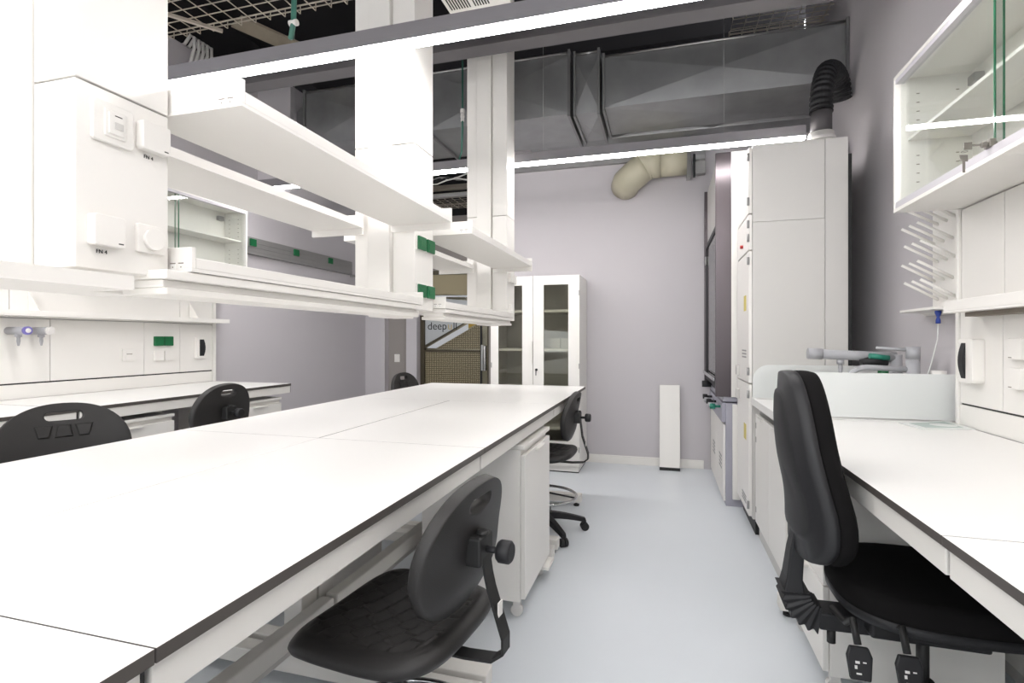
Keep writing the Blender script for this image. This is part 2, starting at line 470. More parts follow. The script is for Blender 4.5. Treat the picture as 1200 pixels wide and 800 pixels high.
p = plate(t, 'dimmer_plate', .866, .931, 1.470, 1.532, XF, .010, r=.004)
ring = MB().tube([(XF + .010, .900, 1.501), (XF + .019, .900, 1.501)], .024, 36); ring.build('knob', 'white', p, bevel=.001)
t = cols[1]
for (ya, yb, za, zb) in ((2.215, 2.295, 1.70, 1.762), (2.312, 2.392, 1.70, 1.762), (2.215, 2.295, 1.478, 1.538), (2.312, 2.392, 1.478, 1.538)):
    p = plate(t, 'socket_frame', ya - .004, yb + .004, za - .004, zb + .004, XF, .006, r=.003)
    p2 = plate(t, 'green_socket', ya, yb, za, zb, XF + .006, .010, 'green', r=.004)
    B(XF + .016, XF + .018, ya + .012, yb - .012, za + .012, zb - .02).build('flap', 'green', p2, bevel=.001)
t = cols[2]
for (ya, yb, za, zb) in ((3.725, 3.80, 1.705, 1.772), (3.81, 3.88, 1.70, 1.765), (3.725, 3.80, 1.475, 1.54)):
    p2 = plate(t, 'socket', ya, yb, za, zb, XF, .022, 'white', r=.004)

# base tray below the switch column
tr = thing('column_tray', 'white tray fixed below the column with the switch plate', 'tray', (-1.18, .5, 1.383))
B(-1.30, -1.06, .10, .835, 1.383, 1.392).build('bottom', 'white', tr)
B(-1.07, -1.06, .10, .835, 1.392, 1.412).build('lip', 'white', tr)
B(-1.325, -1.214, .66, .719, 1.392, 1.42).build('bracket', 'white', tr, bevel=.004)

# ------------------------------------------------------------------ shelves hanging from the columns
def hang_shelf(label, x0, x1, y0, y1, zb, lip, end, front, lamp=False, tags=False):
    """front = +1: aisle edge at x1, -1: at x0"""
    t = thing('hanging_shelf', label, 'shelf', ((x0 + x1) / 2, (y0 + y1) / 2, zb), 0, 'shelves over the island')
    B(x0, x1, y0, y1, zb, zb + .008).build('shelf_board', 'white', t)
    xf = x1 if front > 0 else x0
    xb = x0 if front > 0 else x1
    B(xf - .012 * front, xf, y0 + .012, y1 - .012, zb + .008, zb + lip).build('front_lip', 'white', t, bevel=.002)
    B(xb, xb + .010 * front, y0 + .012, y1 - .012, zb + .008, zb + lip * .8).build('rear_lip', 'white', t)
    for ya in (y0, y1 - .012):
        B(x0, x1, ya, ya + .012, zb + .008, zb + end).build('end_plate', 'white', t, bevel=.0015)
    if not lamp: B(x0, x1, y1 - .012, y1, zb - .03, zb).build('bracket', 'white', t, bevel=.001)
    if tags:
        for i, dx in enumerate((.03, .054)):
            st = B(xf - dx * front - .008, xf - dx * front + .008, y0 - .0006, y0, zb + .006, zb + .022).build('sticker', 'laminate', t)
            B(xf - dx * front - .008, xf - dx * front + .008, y0 - .0009, y0 - .0006, zb + .019, zb + .0215).build('print', 'ink_pale', st)
            B(xf - dx * front - .0015, xf - dx * front + .0015, y0 - .0009, y0 - .0006, zb + .010, zb + .013).build('print', 'ink_pale', st)
    if lamp:
        xa, xc = (x0 + .01, x1 - .005) if front > 0 else (x0 + .005, x1 - .01)
        ya = y0 - .06 if lamp == 2 else y0 + .02
        L = B(xa, xc, ya, y1 - .005, zb - .022, zb - .001).build('lamp_housing', 'white', t, bevel=.003)
        B(xa + .02, xc - .02, ya + .01, y1 - .015, zb - .040, zb - .022).build('lower_rib', 'white', L, bevel=.003)
        B(xa + .01, xc - .01, ya + .01, y1 - .015, zb - .056, zb - .040).build('diffuser_cover', 'steel_white', L, bevel=.003)
    return t
hang_shelf('long white upper shelf on the aisle side, from the switch column to the green sockets', -1.195, -.90, .955, 2.17, 1.80, .036, .062, 1, tags=True)
hang_shelf('white upper shelf on the aisle side beyond the column with green sockets', -1.195, -.90, 2.42, 3.66, 1.80, .036, .062, 1, tags=True)
hang_shelf('long white upper shelf on the window-cabinet side, from switch column to green sockets', -1.62, -1.345, .955, 2.17, 1.80, .036, .062, -1)
hang_shelf('white upper shelf on the window-cabinet side beyond the green socket column', -1.62, -1.345, 2.42, 3.66, 1.80, .036, .062, -1)
hang_shelf('narrow white lower shelf with lamp housing, from the switch column to green sockets', -1.205, -1.04, .955, 2.17, 1.436, .033, .057, 1, lamp=2, tags=True)
hang_shelf('narrow white lower shelf with lamp housing beyond the green socket column', -1.205, -1.04, 2.42, 3.68, 1.436, .033, .057, 1, lamp=1, tags=True)
hang_shelf('narrow white lower shelf facing the wall rail, from switch column to green sockets', -1.50, -1.335, .955, 2.17, 1.436, .033, .057, -1)
hang_shelf('narrow white lower shelf facing the wall rail beyond the green socket column', -1.50, -1.335, 2.42, 3.68, 1.436, .033, .057, -1)

# ------------------------------------------------------------------ pendants
def pendant(label, y, zb, x0, x1, cables=()):
    t = thing('pendant_light', label, 'light', ((x0 + x1) / 2, y, zb), 0, 'linear pendant lights')
    w = .062; h = .078
    lo = zb; zb = zb + .016; h = h - .006
    hs = MB()
    hs.box(x0, x1, y - w / 2, y - w / 2 + .004, zb, zb + h); hs.box(x0, x1, y + w / 2 - .004, y + w / 2, zb, zb + h)
    hs.box(x0, x1, y - w / 2 + .004, y + w / 2 - .004, zb + h - .004, zb + h)
    hs.build('housing', 'alu', t)
    MB().prism([(y - w / 2 + .003, zb), (y - w / 2 + .006, lo + .004), (y - w / 2 + .012, lo), (y + w / 2 - .012, lo), (y + w / 2 - .006, lo + .004), (y + w / 2 - .003, zb)], 'x', x0 + .004, x1 - .004).build('diffuser', 'diffuser', t)
    for x in (x0, x1 - .004): B(x, x + .004, y - w / 2 + .004, y + w / 2 - .004, zb, zb + h - .004).build('end_cap', 'alu', t)
    for x in cables:
        MB().tube([(x, y, zb + h), (x, y, ZC)], .0015, 6).build('wire', 'steel', t)
    return t
pendant('grey linear pendant light running past the column with green sockets', 2.08, 2.560, -3.75, 1.28, (-3.2, -.05, .9))  # right end run on to the wall as added fill light
pendant('grey linear pendant light ending above the tall exhaust cabinet', 4.02, 2.655, -3.75, .94, (-3.2, -.9, .42))
pendant('grey linear pendant light above the switch column end of the island', .13, 2.560, -3.75, 1.28, (-3.2, -1.6, .5))  # out of view, lengthened to the right wall for more fill
pendant('grey linear pendant light furthest from the tall glass cabinet', -1.82, 2.560, -3.75, 1.28, (-3.2, -1.6, .5))  # also unseen, its right end extended to add fill light

# ------------------------------------------------------------------ left wall bench, panel, shelf, cabinet
LXP = -3.95
def side_bench(label, x0, x1, y0, y1, apx, feet, g):
    return bench('side_bench', label, x0, x1, y0, y1, [(x0, x1)], [(x0 + .3, x0 + .38)], [apx], feet, g)
side_bench('white wall bench with black edge along the panel with gas taps', LXP + .005, -3.10, 2.13, 3.85, (-3.145, -3.105), (2.98, 3.812), 'wall benches with black edges')
side_bench('white wall bench with black edge, next to the gas tap bench, away from the door', LXP + .005, -3.10, .0, 2.124, (-3.145, -3.105), (.1, 2.05), 'wall benches with black edges')
lp = thing('service_panel', 'white wall panel with grey gas taps and green sockets', 'panel', (LXP - .02, 1.9, .9))
def lpan(y0, y1, z0, z1, nm='panel'): return B(LXP - .04, LXP, y0 + .002, y1 - .002, z0, z1).build(nm, 'white', lp, bevel=.0015)
ys = [0.0, 1.3, 2.529, 3.193, 3.514, 3.85]
for a, b in zip(ys[:-1], ys[1:]): lpan(a, b, 1.002, 1.415)
for a, b in zip([0., 1.3, 2.3, 3.514], [1.3, 2.3, 3.514, 3.85]): lpan(a, b, 1.42, 1.86)
lpan(0, 3.85, .90, .992, 'upstand')
B(LXP - .03, LXP - .008, 0, 3.85, .992, 1.002).build('joint', 'black', lp)
B(LXP - .04, LXP + .006, 3.852, 3.885, .90, 1.86).build('end_post', 'white', lp, bevel=.003)
def plateX(par, name, y0, y1, z0, z1, x, d, m='white', r=.006, bev=.0015):
    P = rrect((y0 + y1) / 2, (z0 + z1) / 2, abs(y1 - y0), abs(z1 - z0), r)
    return MB().prism(P, 'x', x, x + d, 0).build(name, m, par, bevel=bev)
p = plateX(lp, 'data_socket', 3.015, 3.11, 1.112, 1.206, LXP, .012)
plateX(p, 'insert', 3.035, 3.09, 1.125, 1.19, LXP + .012, .003, 'white', .003)
B(LXP + .015, LXP + .0155, 3.04, 3.085, 1.165, 1.17).build('print', 'ink_pale', p)
for ya in (3.272, 3.36):
    plateX(lp, 'green_socket', ya, ya + .077, 1.228, 1.305, LXP, .02, 'green')
    p = plateX(lp, 'white_socket', ya, ya + .077, 1.108, 1.186, LXP, .02, 'white')
p = plateX(lp, 'breaker_box', 3.655, 3.755, 1.115, 1.30, LXP, .035, 'white', .01)
arc = [(LXP + .035 + .018 * math.sin(PI * i / 8), 1.135 + .145 * i / 8) for i in range(9)]
MB().prism([(LXP + .03, 1.135)] + arc + [(LXP + .03, 1.28)], 'y', 3.68, 3.725).build('window', 'plastic_dark', p)
# gas taps
for (yy, ring_m) in ((2.315, 'purple'), (2.44, 'cable_white')):
    t = thing('gas_tap', 'grey gas tap with %s ring on the wall panel' % ('a purple' if ring_m == 'purple' else 'a pale'), 'tap', (LXP, yy, 1.25))
    MB().tube([(LXP + .001, yy - .02, 1.335), (LXP + .16, yy - .02, 1.335)], .024, 20).build('body', 'faucet', t)
    MB().tube([(LXP + .16, yy - .02, 1.335), (LXP + .175, yy - .02, 1.335)], .026, 20).build('ring', ring_m, t)
    MB().tube([(LXP + .175, yy - .02, 1.335), (LXP + .18, yy - .02, 1.335)], .014, 16).build('cap', 'cable_white', t)
    MB().tube([(LXP + .09, yy - .02, 1.315), (LXP + .09, yy - .02, 1.295)], .018, 14).build('collar', 'faucet', t)
    MB().tube([(LXP + .09, yy - .02, 1.295), (LXP + .09, yy - .02, 1.285), (LXP + .09, yy - .02, 1.27), (LXP + .09, yy - .02, 1.24)], [.011, .009, .010, .005], 12).build('nozzle', 'faucet', t)
# shelf on the panel
t = thing('wall_shelf', 'long white shelf above the gas taps', 'shelf', (-3.87, 1.9, 1.42))
B(-3.944, -3.80, 0, 3.895, 1.428, 1.436).build('shelf_board', 'white', t)
B(-3.81, -3.80, 0, 3.895, 1.436, 1.462).build('front_lip', 'white', t, bevel=.002)
B(-3.944, -3.812, 3.885, 3.895, 1.436, 1.462).build('end_plate', 'white', t)
for yy in (3.60, 2.40, 1.2):
    MB().prism([(-3.944, 1.437), (-3.82, 1.437), (-3.944, 1.60)], 'y', yy, yy + .004).build('bracket', 'white', t)

def glass_cabinet_wall(label, xb, xf, y0, y1, z0, z1, sgn, split, key):
    """sliding glass wall cabinet; back at xb, glass at xf; sgn=+1 glass faces +X"""
    t = thing('wall_cabinet', label, 'cabinet', ((xb + xf) / 2, (y0 + y1) / 2, z0))
    th = .016
    B(xb, xf, y0, y1, z0, z0 + th).build('bottom_panel', 'white', t, bevel=.001)
    B(xb, xf, y0, y1, z1 - th, z1).build('top_panel', 'white', t, bevel=.001)
    for ya in (y0, y1 - th):
        B(xb, xf, ya, ya + th, z0 + th, z1 - th).build('side_panel', 'white', t, bevel=.001)
    B(xb, xb + .006 * sgn, y0 + th, y1 - th, z0 + th, z1 - th).build('back_panel', 'white', t)
    zm = (z0 + z1) / 2 + .01
    B(xb + .01 * sgn, xf - .05 * sgn, y0 + th + .002, y1 - th - .002, zm, zm + .014).build('shelf_board', 'white', t, bevel=.001)
    # runners
    B(xf - .036 * sgn, xf - .002 * sgn, y0 + th, y1 - th, z0 + th, z0 + th + .028).build('lower_runner', 'runner', t)
    B(xf - .036 * sgn, xf - .002 * sgn, y0 + th, y1 - th, z1 - th - .02, z1 - th).build('upper_runner', 'runner', t)
    ga = B(xf - .014 * sgn, xf - .009 * sgn, y0 + th + .002, split + .008, z0 + th + .0285, z1 - th - .0205).build('glass_door', 'glass', t)
    gb = B(xf - .028 * sgn, xf - .023 * sgn, split - .008, y1 - th - .002, z0 + th + .0285, z1 - th - .0205).build('glass_door', 'glass', t)
    B(xf - .014 * sgn, xf - .009 * sgn, split + .0081, split + .0125, z0 + th + .0285, z1 - th - .0205).build('glass_edge', 'glass_edge', ga)
    B(xf - .028 * sgn, xf - .023 * sgn, split - .0115, split - .0081, z0 + th + .0285, z1 - th - .0205).build('glass_edge', 'glass_edge', gb)
    h = MB()
    for ya, sg in ((y1 - th - .0006, 1), (y0 + th + .0006, -1)):
        for xa in (xb + .06 * sgn, xf - .09 * sgn):
            for i in range(12):
                z = z0 + .09 + i * .04
                if abs(z - zm) < .03: continue
                h.box(xa - .006, xa + .006, ya - .0006, ya + .0006, z, z + .004)
    h.build('shelf_hole', 'ink_pale', t)
    ym = y1 - th - .10
    B(xb + .008 * sgn, xb + .045 * sgn, ym, ym + .055, z1 - .10, z1 - .06).build('hanger', 'steel', t, bevel=.003)
    if key:
        zc = z0 + .055; yk = split + .02
        k = MB().tube([(xf - .02 * sgn, yk, zc), (xf + .02 * sgn, yk, zc)], .010, 16); k.box(xf - .012 * sgn, xf + .006 * sgn, yk - .018, yk + .018, zc - .012, zc + .014)
        k = k.build('lock', 'key_metal', t, bevel=.002)
        kk = MB().box(xf + .020 * sgn, xf + .045 * sgn, yk - .001, yk + .002, zc - .002, zc + .004)
        kk.prism([(xf + .045 * sgn, zc - .012), (xf + .068 * sgn, zc - .012), (xf + .068 * sgn, zc + .012), (xf + .045 * sgn, zc + .012)], 'y', yk - .001, yk + .002)
        kk.torus((xf + .066 * sgn, yk, zc - .018), .009, .001, 16, 6)
        kk.prism([(xf + .055 * sgn, zc - .05), (xf + .078 * sgn, zc - .045), (xf + .078 * sgn, zc - .026), (xf + .055 * sgn, zc - .028)], 'y', yk + .003, yk + .005)
        kk.prism([(xf + .062 * sgn, zc - .085), (xf + .069 * sgn, zc - .085), (xf + .070 * sgn, zc - .047), (xf + .062 * sgn, zc - .048)], 'y', yk + .003, yk + .005)
        kk.build('key', 'key_metal', k)
    return t
glass_cabinet_wall('white wall cabinet with sliding glass doors over the gas tap shelf', LXP, -3.70, 2.55, 4.0, 1.86, 2.475, 1, 3.28, False)
# cabinets under the left bench
mobile_cabinet('drawer_cabinet', 'white drawer cabinet under the bench with gas taps', -3.68, -3.125, 2.14, 2.74, .085, .79, 1, [(.10, .40), (.405, .60), (.605, .742)])
mobile_cabinet('drawer_cabinet', 'white drawer cabinet at the door end of the gas tap bench', -3.68, -3.125, 3.26, 3.76, .085, .79, 1, [(.10, .40), (.405, .60), (.605, .742)])
# wall rail with sockets
t = thing('socket_rail', 'grey metal trunking with three green sockets high on the wall', 'trunking', (-3.97, 5.0, 2.13))
B(XL, -3.955, 4.10, 6.10, 2.135, 2.305).build('channel', 'rail', t, bevel=.002)
for zz in (2.165, 2.205, 2.25): B(-3.955, -3.951, 4.10, 6.10, zz, zz + .012).build('ridge', 'rail', t)
for u in (296, 347, 387):
    q = onX(u, 300, -3.95)
    B(-3.951, -3.935, q.y - .04, q.y + .04, 2.215, 2.285).build('green_socket', 'green', t, bevel=.002)
B(-3.955, -3.90, 6.05, 6.10, 2.10, 2.13).build('end_clip', 'rail', t)

# ------------------------------------------------------------------ right wall bench
side_g = 'wall benches with black edges'
t = bench('side_bench', 'white wall bench with black edge next to the sink', .52, 1.265, 1.211, 2.80, [(.52, 1.265)], [(1.12, 1.20)], [(.53, .57)], (1.35, 2.70), side_g)
t = bench('side_bench', 'white wall bench with black edge, one module away from the sink', .52, 1.265, -.60, 1.209, [(.52, 1.265)], [(1.12, 1.20)], [(.53, .57)], (-.5, 1.10), side_g)
rp = thing('service_panel', 'white wall panel with breaker box and flap sockets beside the sink', 'panel', (1.295, 1.1, .9))
for a, b in ((-.6, 1.2), (1.2, 2.485), (2.485, 2.79)):
    B(1.27, XR, a + .002, b - .002, 1.0, 1.405).build('panel', 'white', rp, bevel=.0015)
    B(1.275, XR, a + .002, b - .002, 1.41, 1.855).build('panel', 'white', rp, bevel=.0015)
B(1.27, XR, -.6, 2.79, .90, .992).build('upstand', 'white', rp)
B(1.277, 1.30, -.6, 2.79, .992, 1.0).build('joint', 'black', rp)
B(1.262, XR, 2.792, 2.815, .90, 1.86).build('end_post', 'white', rp, bevel=.003)
P = rrect(2.655, 1.19, .105, .185, .012)
p = MB().prism(P, 'x', 1.225, 1.27).build('breaker_box', 'white', rp, bevel=.003)
arc = [(1.225 - .013 * math.sin(PI * i / 10), 1.115 + .15 * i / 10) for i in range(11)]
MB().prism([(1.23, 1.115)] + arc + [(1.23, 1.265)], 'y', 2.650, 2.684).build('window', 'plastic_dark', p)
for zz in (1.205, 1.095):
    p = MB().prism(rrect(2.375, zz + .04, .075, .078, .006), 'x', 1.245, 1.27).build('flap_socket', 'white', rp, bevel=.002)
    B(1.2445, 1.245, 2.385, 2.405, zz + .006, zz + .009).build('print', 'ink_pale', p)
    p = MB().prism(rrect(2.23, zz + .04, .075, .078, .006), 'x', 1.245, 1.27).build('flap_socket', 'white', rp, bevel=.002)
t = thing('wall_shelf', 'white shelf above the breaker box beside the sink', 'shelf', (1.21, 1.1, 1.39))
B(1.15, 1.265, -.6, 2.66, 1.392, 1.40).build('shelf_board', 'white', t)
B(1.15, 1.162, -.6, 2.66, 1.40, 1.442).build('front_lip', 'white', t, bevel=.002)
B(1.162, 1.265, 2.648, 2.66, 1.40, 1.442).build('end_plate', 'white', t)
B(1.20, 1.262, -.6, 2.60, 1.374, 1.391).build('cable_channel', 'ink_pale', t)
glass_cabinet_wall('white wall cabinet with sliding glass doors and keys over the bench beside the sink', XR, 1.02, .80, 2.805, 1.86, 2.48, -1, 2.05, True)
mobile_cabinet('mobile_cabinet', 'white mobile cabinet under the bench next to the sink', .548, 1.08, 2.10, 2.62, .085, .79, -1, [(.10, .40), (.405, .752)])
t = thing('knee_panel', 'white rear panel closing the knee space under the bench beside the sink', 'panel', (1.22, 1.2, .05))
B(1.225, 1.24, 1.42, 2.62, .09, .80).build('panel', 'white', t)
B(1.225, 1.24, .0, 1.03, .09, .80).build('panel', 'white', t)
B(1.27, 1.30, .0, 2.62, .0, .09).build('plinth', 'grey_white', t)

# sink unit
t = thing('sink_cabinet', 'white base cabinet below the laboratory sink', 'cabinet', (.94, 3.27, 0))
MB().box(.597, 1.30, 2.83, 2.848, .10, .855).box(.597, 1.30, 3.682, 3.70, .10, .855).box(.597, 1.30, 2.848, 3.682, .10, .12).box(1.285, 1.30, 2.848, 3.682, .12, .855).build('body', 'white', t)
for a, b in ((2.832, 3.262), (3.268, 3.698)):
    d_ = B(.577, .596, a, b, .105, .80).build('door', 'white', t, bevel=.002)
    B(.560, .577, (a + b) / 2 - .06, (a + b) / 2 + .06, .788, .798).build('handle', 'steel_white', d_)
    for zz in (.62, .71, .17): B(.5755, .577, b - .03 if a > 3 else a + .01, b - .01 if a > 3 else a + .03, zz, zz + .035).build('hinge', 'rail', d_)
B(.60, 1.30, 2.83, 3.70, 0, .10).build('plinth', 'grey_white', t)
s = thing('sink', 'white sink top with raised rim and deep basin', 'sink', (.93, 3.27, .86))
rim = MB()
X0, X1, Y0, Y1 = .555, XR - .005, 2.822, 3.715
bx0, bx1, by0, by1 = .70, 1.10, 3.02, 3.50
rim.box(X0, bx0, Y0, Y1, .858, .895).box(bx1, X1, Y0, Y1, .858, .895).box(bx0, bx1, Y0, by0, .858, .895).box(bx0, bx1, by1, Y1, .858, .895)
rim.build('sink_top', 'laminate', s)
e = MB().box(X0, X0 + .018, Y0, Y1, .895, .903); e.box(X0 + .018, X1, Y0, Y0 + .018, .895, .903); e.box(X0 + .018, X1, Y1 - .018, Y1, .895, .903)
e.build('raised_edge', 'laminate', s, bevel=.003)
b_ = MB().box(bx0 - .01, bx0, by0, by1, .62, .858).box(bx1, bx1 + .01, by0, by1, .62, .858).box(bx0, bx1, by0 - .01, by0, .62, .858).box(bx0, bx1, by1, by1 + .01, .62, .858).box(bx0 - .01, bx1 + .01, by0 - .01, by1 + .01, .61, .62)
b_.build('basin', 'laminate', s)
MB().tube([(.9, 3.26, .62), (.9, 3.26, .624)], .035, 20).build('drain', 'steel', s)
for (yy, nm, x0_, zt) in ((2.90, 'near', .56, 1.118), (3.695, 'far', .56, 1.117)):
    pts = [(x0_, .904)] + [(x0_ + .10 - .10 * math.cos(PI / 2 * i / 8), zt - .10 + .10 * math.sin(PI / 2 * i / 8)) for i in range(9)] + [(1.312, zt), (1.312, .904)]
    o = MB().prism(pts, 'y', yy - .004, yy + .004).build('splash_guard', 'frosted')
    tag(o, 'frosted glass splash guard between sink and bench' if nm == 'near' else 'frosted glass splash guard between sink and tall grey cabinet', 'splash guard', 'frosted splash guards of the sink')

# taps at the sink: grey swan spout and side tap
def bend(p, q, r, n=6):
    return [p, q]
t = thing('sink_tap', 'grey mixer tap with curved spout and lever', 'tap', (1.20, 3.07, .895))
MB().tube([(1.20, 3.07, .896), (1.20, 3.07, 1.18)], .030, 24).build('body', 'faucet', t)
MB().tube([(1.20, 3.07, 1.183), (1.20, 3.07, 1.245)], .031, 24).build('lever_cap', 'faucet', t)
MB().tube([(1.19, 3.07, 1.228), (1.04, 3.07, 1.238)], [.009, .007], 12).build('lever', 'faucet', t)
pts = [(1.19, 3.07, 1.130), (1.0, 3.07, 1.138)] + [(1.0 - .09 * math.sin(a), 3.07, 1.138 - .09 * (1 - math.cos(a))) for a in [PI / 2 * i / 6 * .9 for i in range(1, 7)]] + [(.905, 3.07, 1.02)]
MB().tube(pts, .014, 14).build('spout', 'faucet', t)
t = thing('water_tap', 'grey bench tap with horizontal valve body behind the mixer tap', 'tap', (1.18, 3.24, .895))
MB().tube([(1.19, 3.24, .896), (1.19, 3.24, 1.20)], .028, 20).build('column', 'faucet', t)
MB().tube([(1.19, 3.24, 1.185), (.84, 3.24, 1.20)], .026, 22).build('valve_body', 'faucet', t)
MB().tube([(.84, 3.24, 1.20), (.77, 3.24, 1.203)], .030, 22).build('handle', 'faucet', t)
MB().tube([(.93, 3.24, 1.17), (.93, 3.24, 1.145)], .018, 14).build('collar', 'faucet', t)
MB().tube([(.93, 3.24, 1.145), (.93, 3.24, 1.13), (.93, 3.24, 1.10), (.93, 3.24, 1.06)], [.011, .012, .009, .006], 12).build('nozzle', 'faucet', t)
t = thing('eyewash', 'green and grey eyewash shower hanging between the sink taps', 'eyewash', (1.09, 3.15, .896))
MB().tube([(1.10, 3.15, .896), (1.10, 3.15, 1.05)], [.035, .026], 18).build('base', 'rail', t)
MB().tube([(1.10, 3.15, 1.05), (1.10, 3.15, 1.13)], .024, 16).build('grip', 'green', t)
MB().tube([(1.115, 3.15, 1.15), (1.06, 3.15, 1.17), (1.0, 3.15, 1.155)], [.022, .028, .022], 18).build('head', 'plastic_dark', t)
MB().tube([(1.12, 3.135, 1.185), (1.03, 3.125, 1.195)], .014, 14).build('lever', 'teal', t)
t = thing('soap_cup', 'small white cup standing by the wall behind the sink', 'cup', (1.275, 2.99, .895))
MB().tube([(1.275, 2.99, .895), (1.275, 2.99, 1.13)], [.028, .032], 20).build('cup', 'white', t)

# drying rack
t = thing('drying_rack', 'white drying rack with slanted pegs on the wall above the sink', 'drying rack', (1.31, 3.02, 1.42))
B(1.300, XR, 2.86, 3.11, 1.42, 1.96).build('back_board', 'white', t, bevel=.002)
for r_ in range(5):
    for c_ in range(3):
        y = 2.885 + c_ * .085 + (.03 if r_ % 2 else 0); z = 1.475 + r_ * .092
        if y > 3.10: continue
        MB().tube([(1.302, y, z), (1.165, y + .02, z + .088)], .0068, 8).build('peg', 'white', t)
MB().prism([(1.315, 1.40), (1.315, 1.432), (1.20, 1.432), (1.20, 1.42), (1.29, 1.415)], 'y', 2.86, 3.22).build('drip_tray', 'white', t)
t = thing('drain_hose', 'thin clear drain hose with blue plug under the drying rack', 'hose', (1.25, 2.93, .895))
MB().tube([(1.245, 2.925, 1.415), (1.245, 2.925, 1.405), (1.245, 2.925, 1.385), (1.245, 2.925, 1.37), (1.245, 2.925, 1.355)], [.013, .013, .006, .010, .010], 14).build('plug', 'blue', t)
MB().tube([(1.245, 2.925, 1.355), (1.244, 2.93, 1.28), (1.235, 2.97, 1.16), (1.215, 3.02, 1.02), (1.20, 3.03, .897)], .0025, 8).build('tube', 'paper', t)
# booklet
t = thing('booklet', 'thin glossy booklet lying on the bench by the splash guard', 'booklet', (1.15, 2.72, .9))
def sheet(name, pts, z0, z1, m): return MB().prism(pts, 'z', z0, z1).build(name, m, t)
q = [onZ(u, v, .9) for u, v in ((1053, 496), (1080, 503), (1143, 503.5), (1110, 493.5))]
cx = sum(a.x for a in q) / 4; cyy = sum(a.y for a in q) / 4
P = [(a.x, a.y) for a in q]
sheet('pages', P, .9005, .904, 'paper')
sheet('cover', [(cx + (a - cx) * .72, cyy + (b - cyy) * .72) for a, b in P], .904, .9046, 'paper_print')
sheet('cover_motif', [(cx + .03 + .05 * math.cos(k * PI / 6), cyy + .045 * math.sin(k * PI / 6)) for k in range(12)], .9046, .905, 'paper')

# ------------------------------------------------------------------ tall exhaust cabinet
t = thing('exhaust_cabinet', 'tall grey-white safety storage cabinet beside the sink', 'cabinet', (.84, 4.0, 0))
TX0, TX1, TY0, TY1 = .565, 1.115, 3.73, 4.30
B(TX0, .985, TY0, TY1, .105, 2.045).build('side_body', 'grey_white', t, bevel=.002)
B(TX0, .985, TY0, TY1, 2.0465, 2.55).build('upper_body', 'grey_white', t, bevel=.002)
B(.988, TX1, TY0 + .004, TY1, .105, 2.55).build('rear_body', 'grey_white', t, bevel=.002)
B(TX1 + .005, TX1 + .028, TY0 + .03, TY1 - .03, 1.0, 2.45).build('gap_shade', 'black', t)  # black strip standing in for the shade in the gap behind the cabinet
B(TX0 + .02, TX1 - .02, TY0 + .02, TY1, 0, .10).build('plinth', 'black', t)
for (za, zb) in ((.12, .985), (.995, 1.86), (1.87, 2.10), (2.11, 2.54)):
    d_ = B(TX0 - .022, TX0 - .001, TY0 + .015, TY1 - .02, za, zb).build('door', 'white', t, bevel=.002)
    for zz in (za + .05, zb - .09):
        MB().tube([(TX0 - .026, TY0 + .008, zz), (TX0 - .026, TY0 + .008, zz + .05)], .008, 10).build('hinge', 'rail', d_)
    if zb < 1.9:
        zz = zb - .1 if za < .5 else za + .06
        MB().prism(rrect(TY1 - .12, zz, .05, .07, .006), 'x', TX0 - .045, TX0 - .022).build('latch', 'grey_white', d_, bevel=.003)
        for k in range(3): B(TX0 - .024, TX0 - .022, TY0 + .12, TY0 + .30, za + .16 + k * .022 if za > .5 else za + .05 + k * .02, za + .17 + k * .022 if za > .5 else za + .06 + k * .02).build('vent_slot', 'rail', d_)
        B(TX0 - .0235, TX0 - .022, TY0 + .12, TY0 + .22, za + .48, za + .585).build('warning_sticker', 'yellow', d_)
    if 1.8 < za < 1.9:
        MB().tube([(TX0 - .04, TY0 + .27, 1.93), (TX0 - .022, TY0 + .27, 1.93)], .012, 12).build('indicator', 'red', d_)
B(.512, .565, 4.305, 4.325, .06, .785).build('filler_panel', 'white', t, bevel=.002)
# exhaust collar and flexible hose
t = thing('exhaust_hose', 'black ribbed exhaust hose with white collar on the tall cabinet', 'hose', (1.02, 3.95, 2.552))
MB().tube([(1.02, 3.95, 2.552), (1.02, 3.95, 2.60), (1.02, 3.95, 2.602), (1.02, 3.95, 2.66)], [.095, .090, .082, .076], 28).build('collar', 'white', t)
MB().tube([(1.02, 3.95, 2.605), (1.02, 3.95, 2.625)], .088, 28).build('clamp', 'cable_white', t, bevel=.003)
MB().tube([(1.02, 3.95, 2.66), (1.02, 3.95, 2.80)], .064, 24).build('cuff', 'beam', t)
path = [Vector(p) for p in ((1.02, 3.95, 2.80), (1.03, 3.965, 2.95), (1.075, 4.04, 3.10), (1.15, 4.17, 3.16), (1.215, 4.27, 3.12), (1.245, 4.33, 3.02))]
pp = []; rr = []
N = 90
def cat(P, s):
    n = len(P) - 1; i = min(int(s * n), n - 1); f = s * n - i
    a = P[max(i - 1, 0)]; b = P[i]; c = P[i + 1]; d2 = P[min(i + 2, n)]
    return .5 * ((2 * b) + (c - a) * f + (2 * a - 5 * b + 4 * c - d2) * f * f + (3 * b - a - 3 * c + d2) * f ** 3)
for i in range(N + 1):
    pp.append(cat(path, i / N)); rr.append(.066 + .006 * (1 if i % 4 < 2 else -.2))
MB().tube(pp, rr, 20, smooth=False).build('ribbed_tube', 'plastic_dark', t)

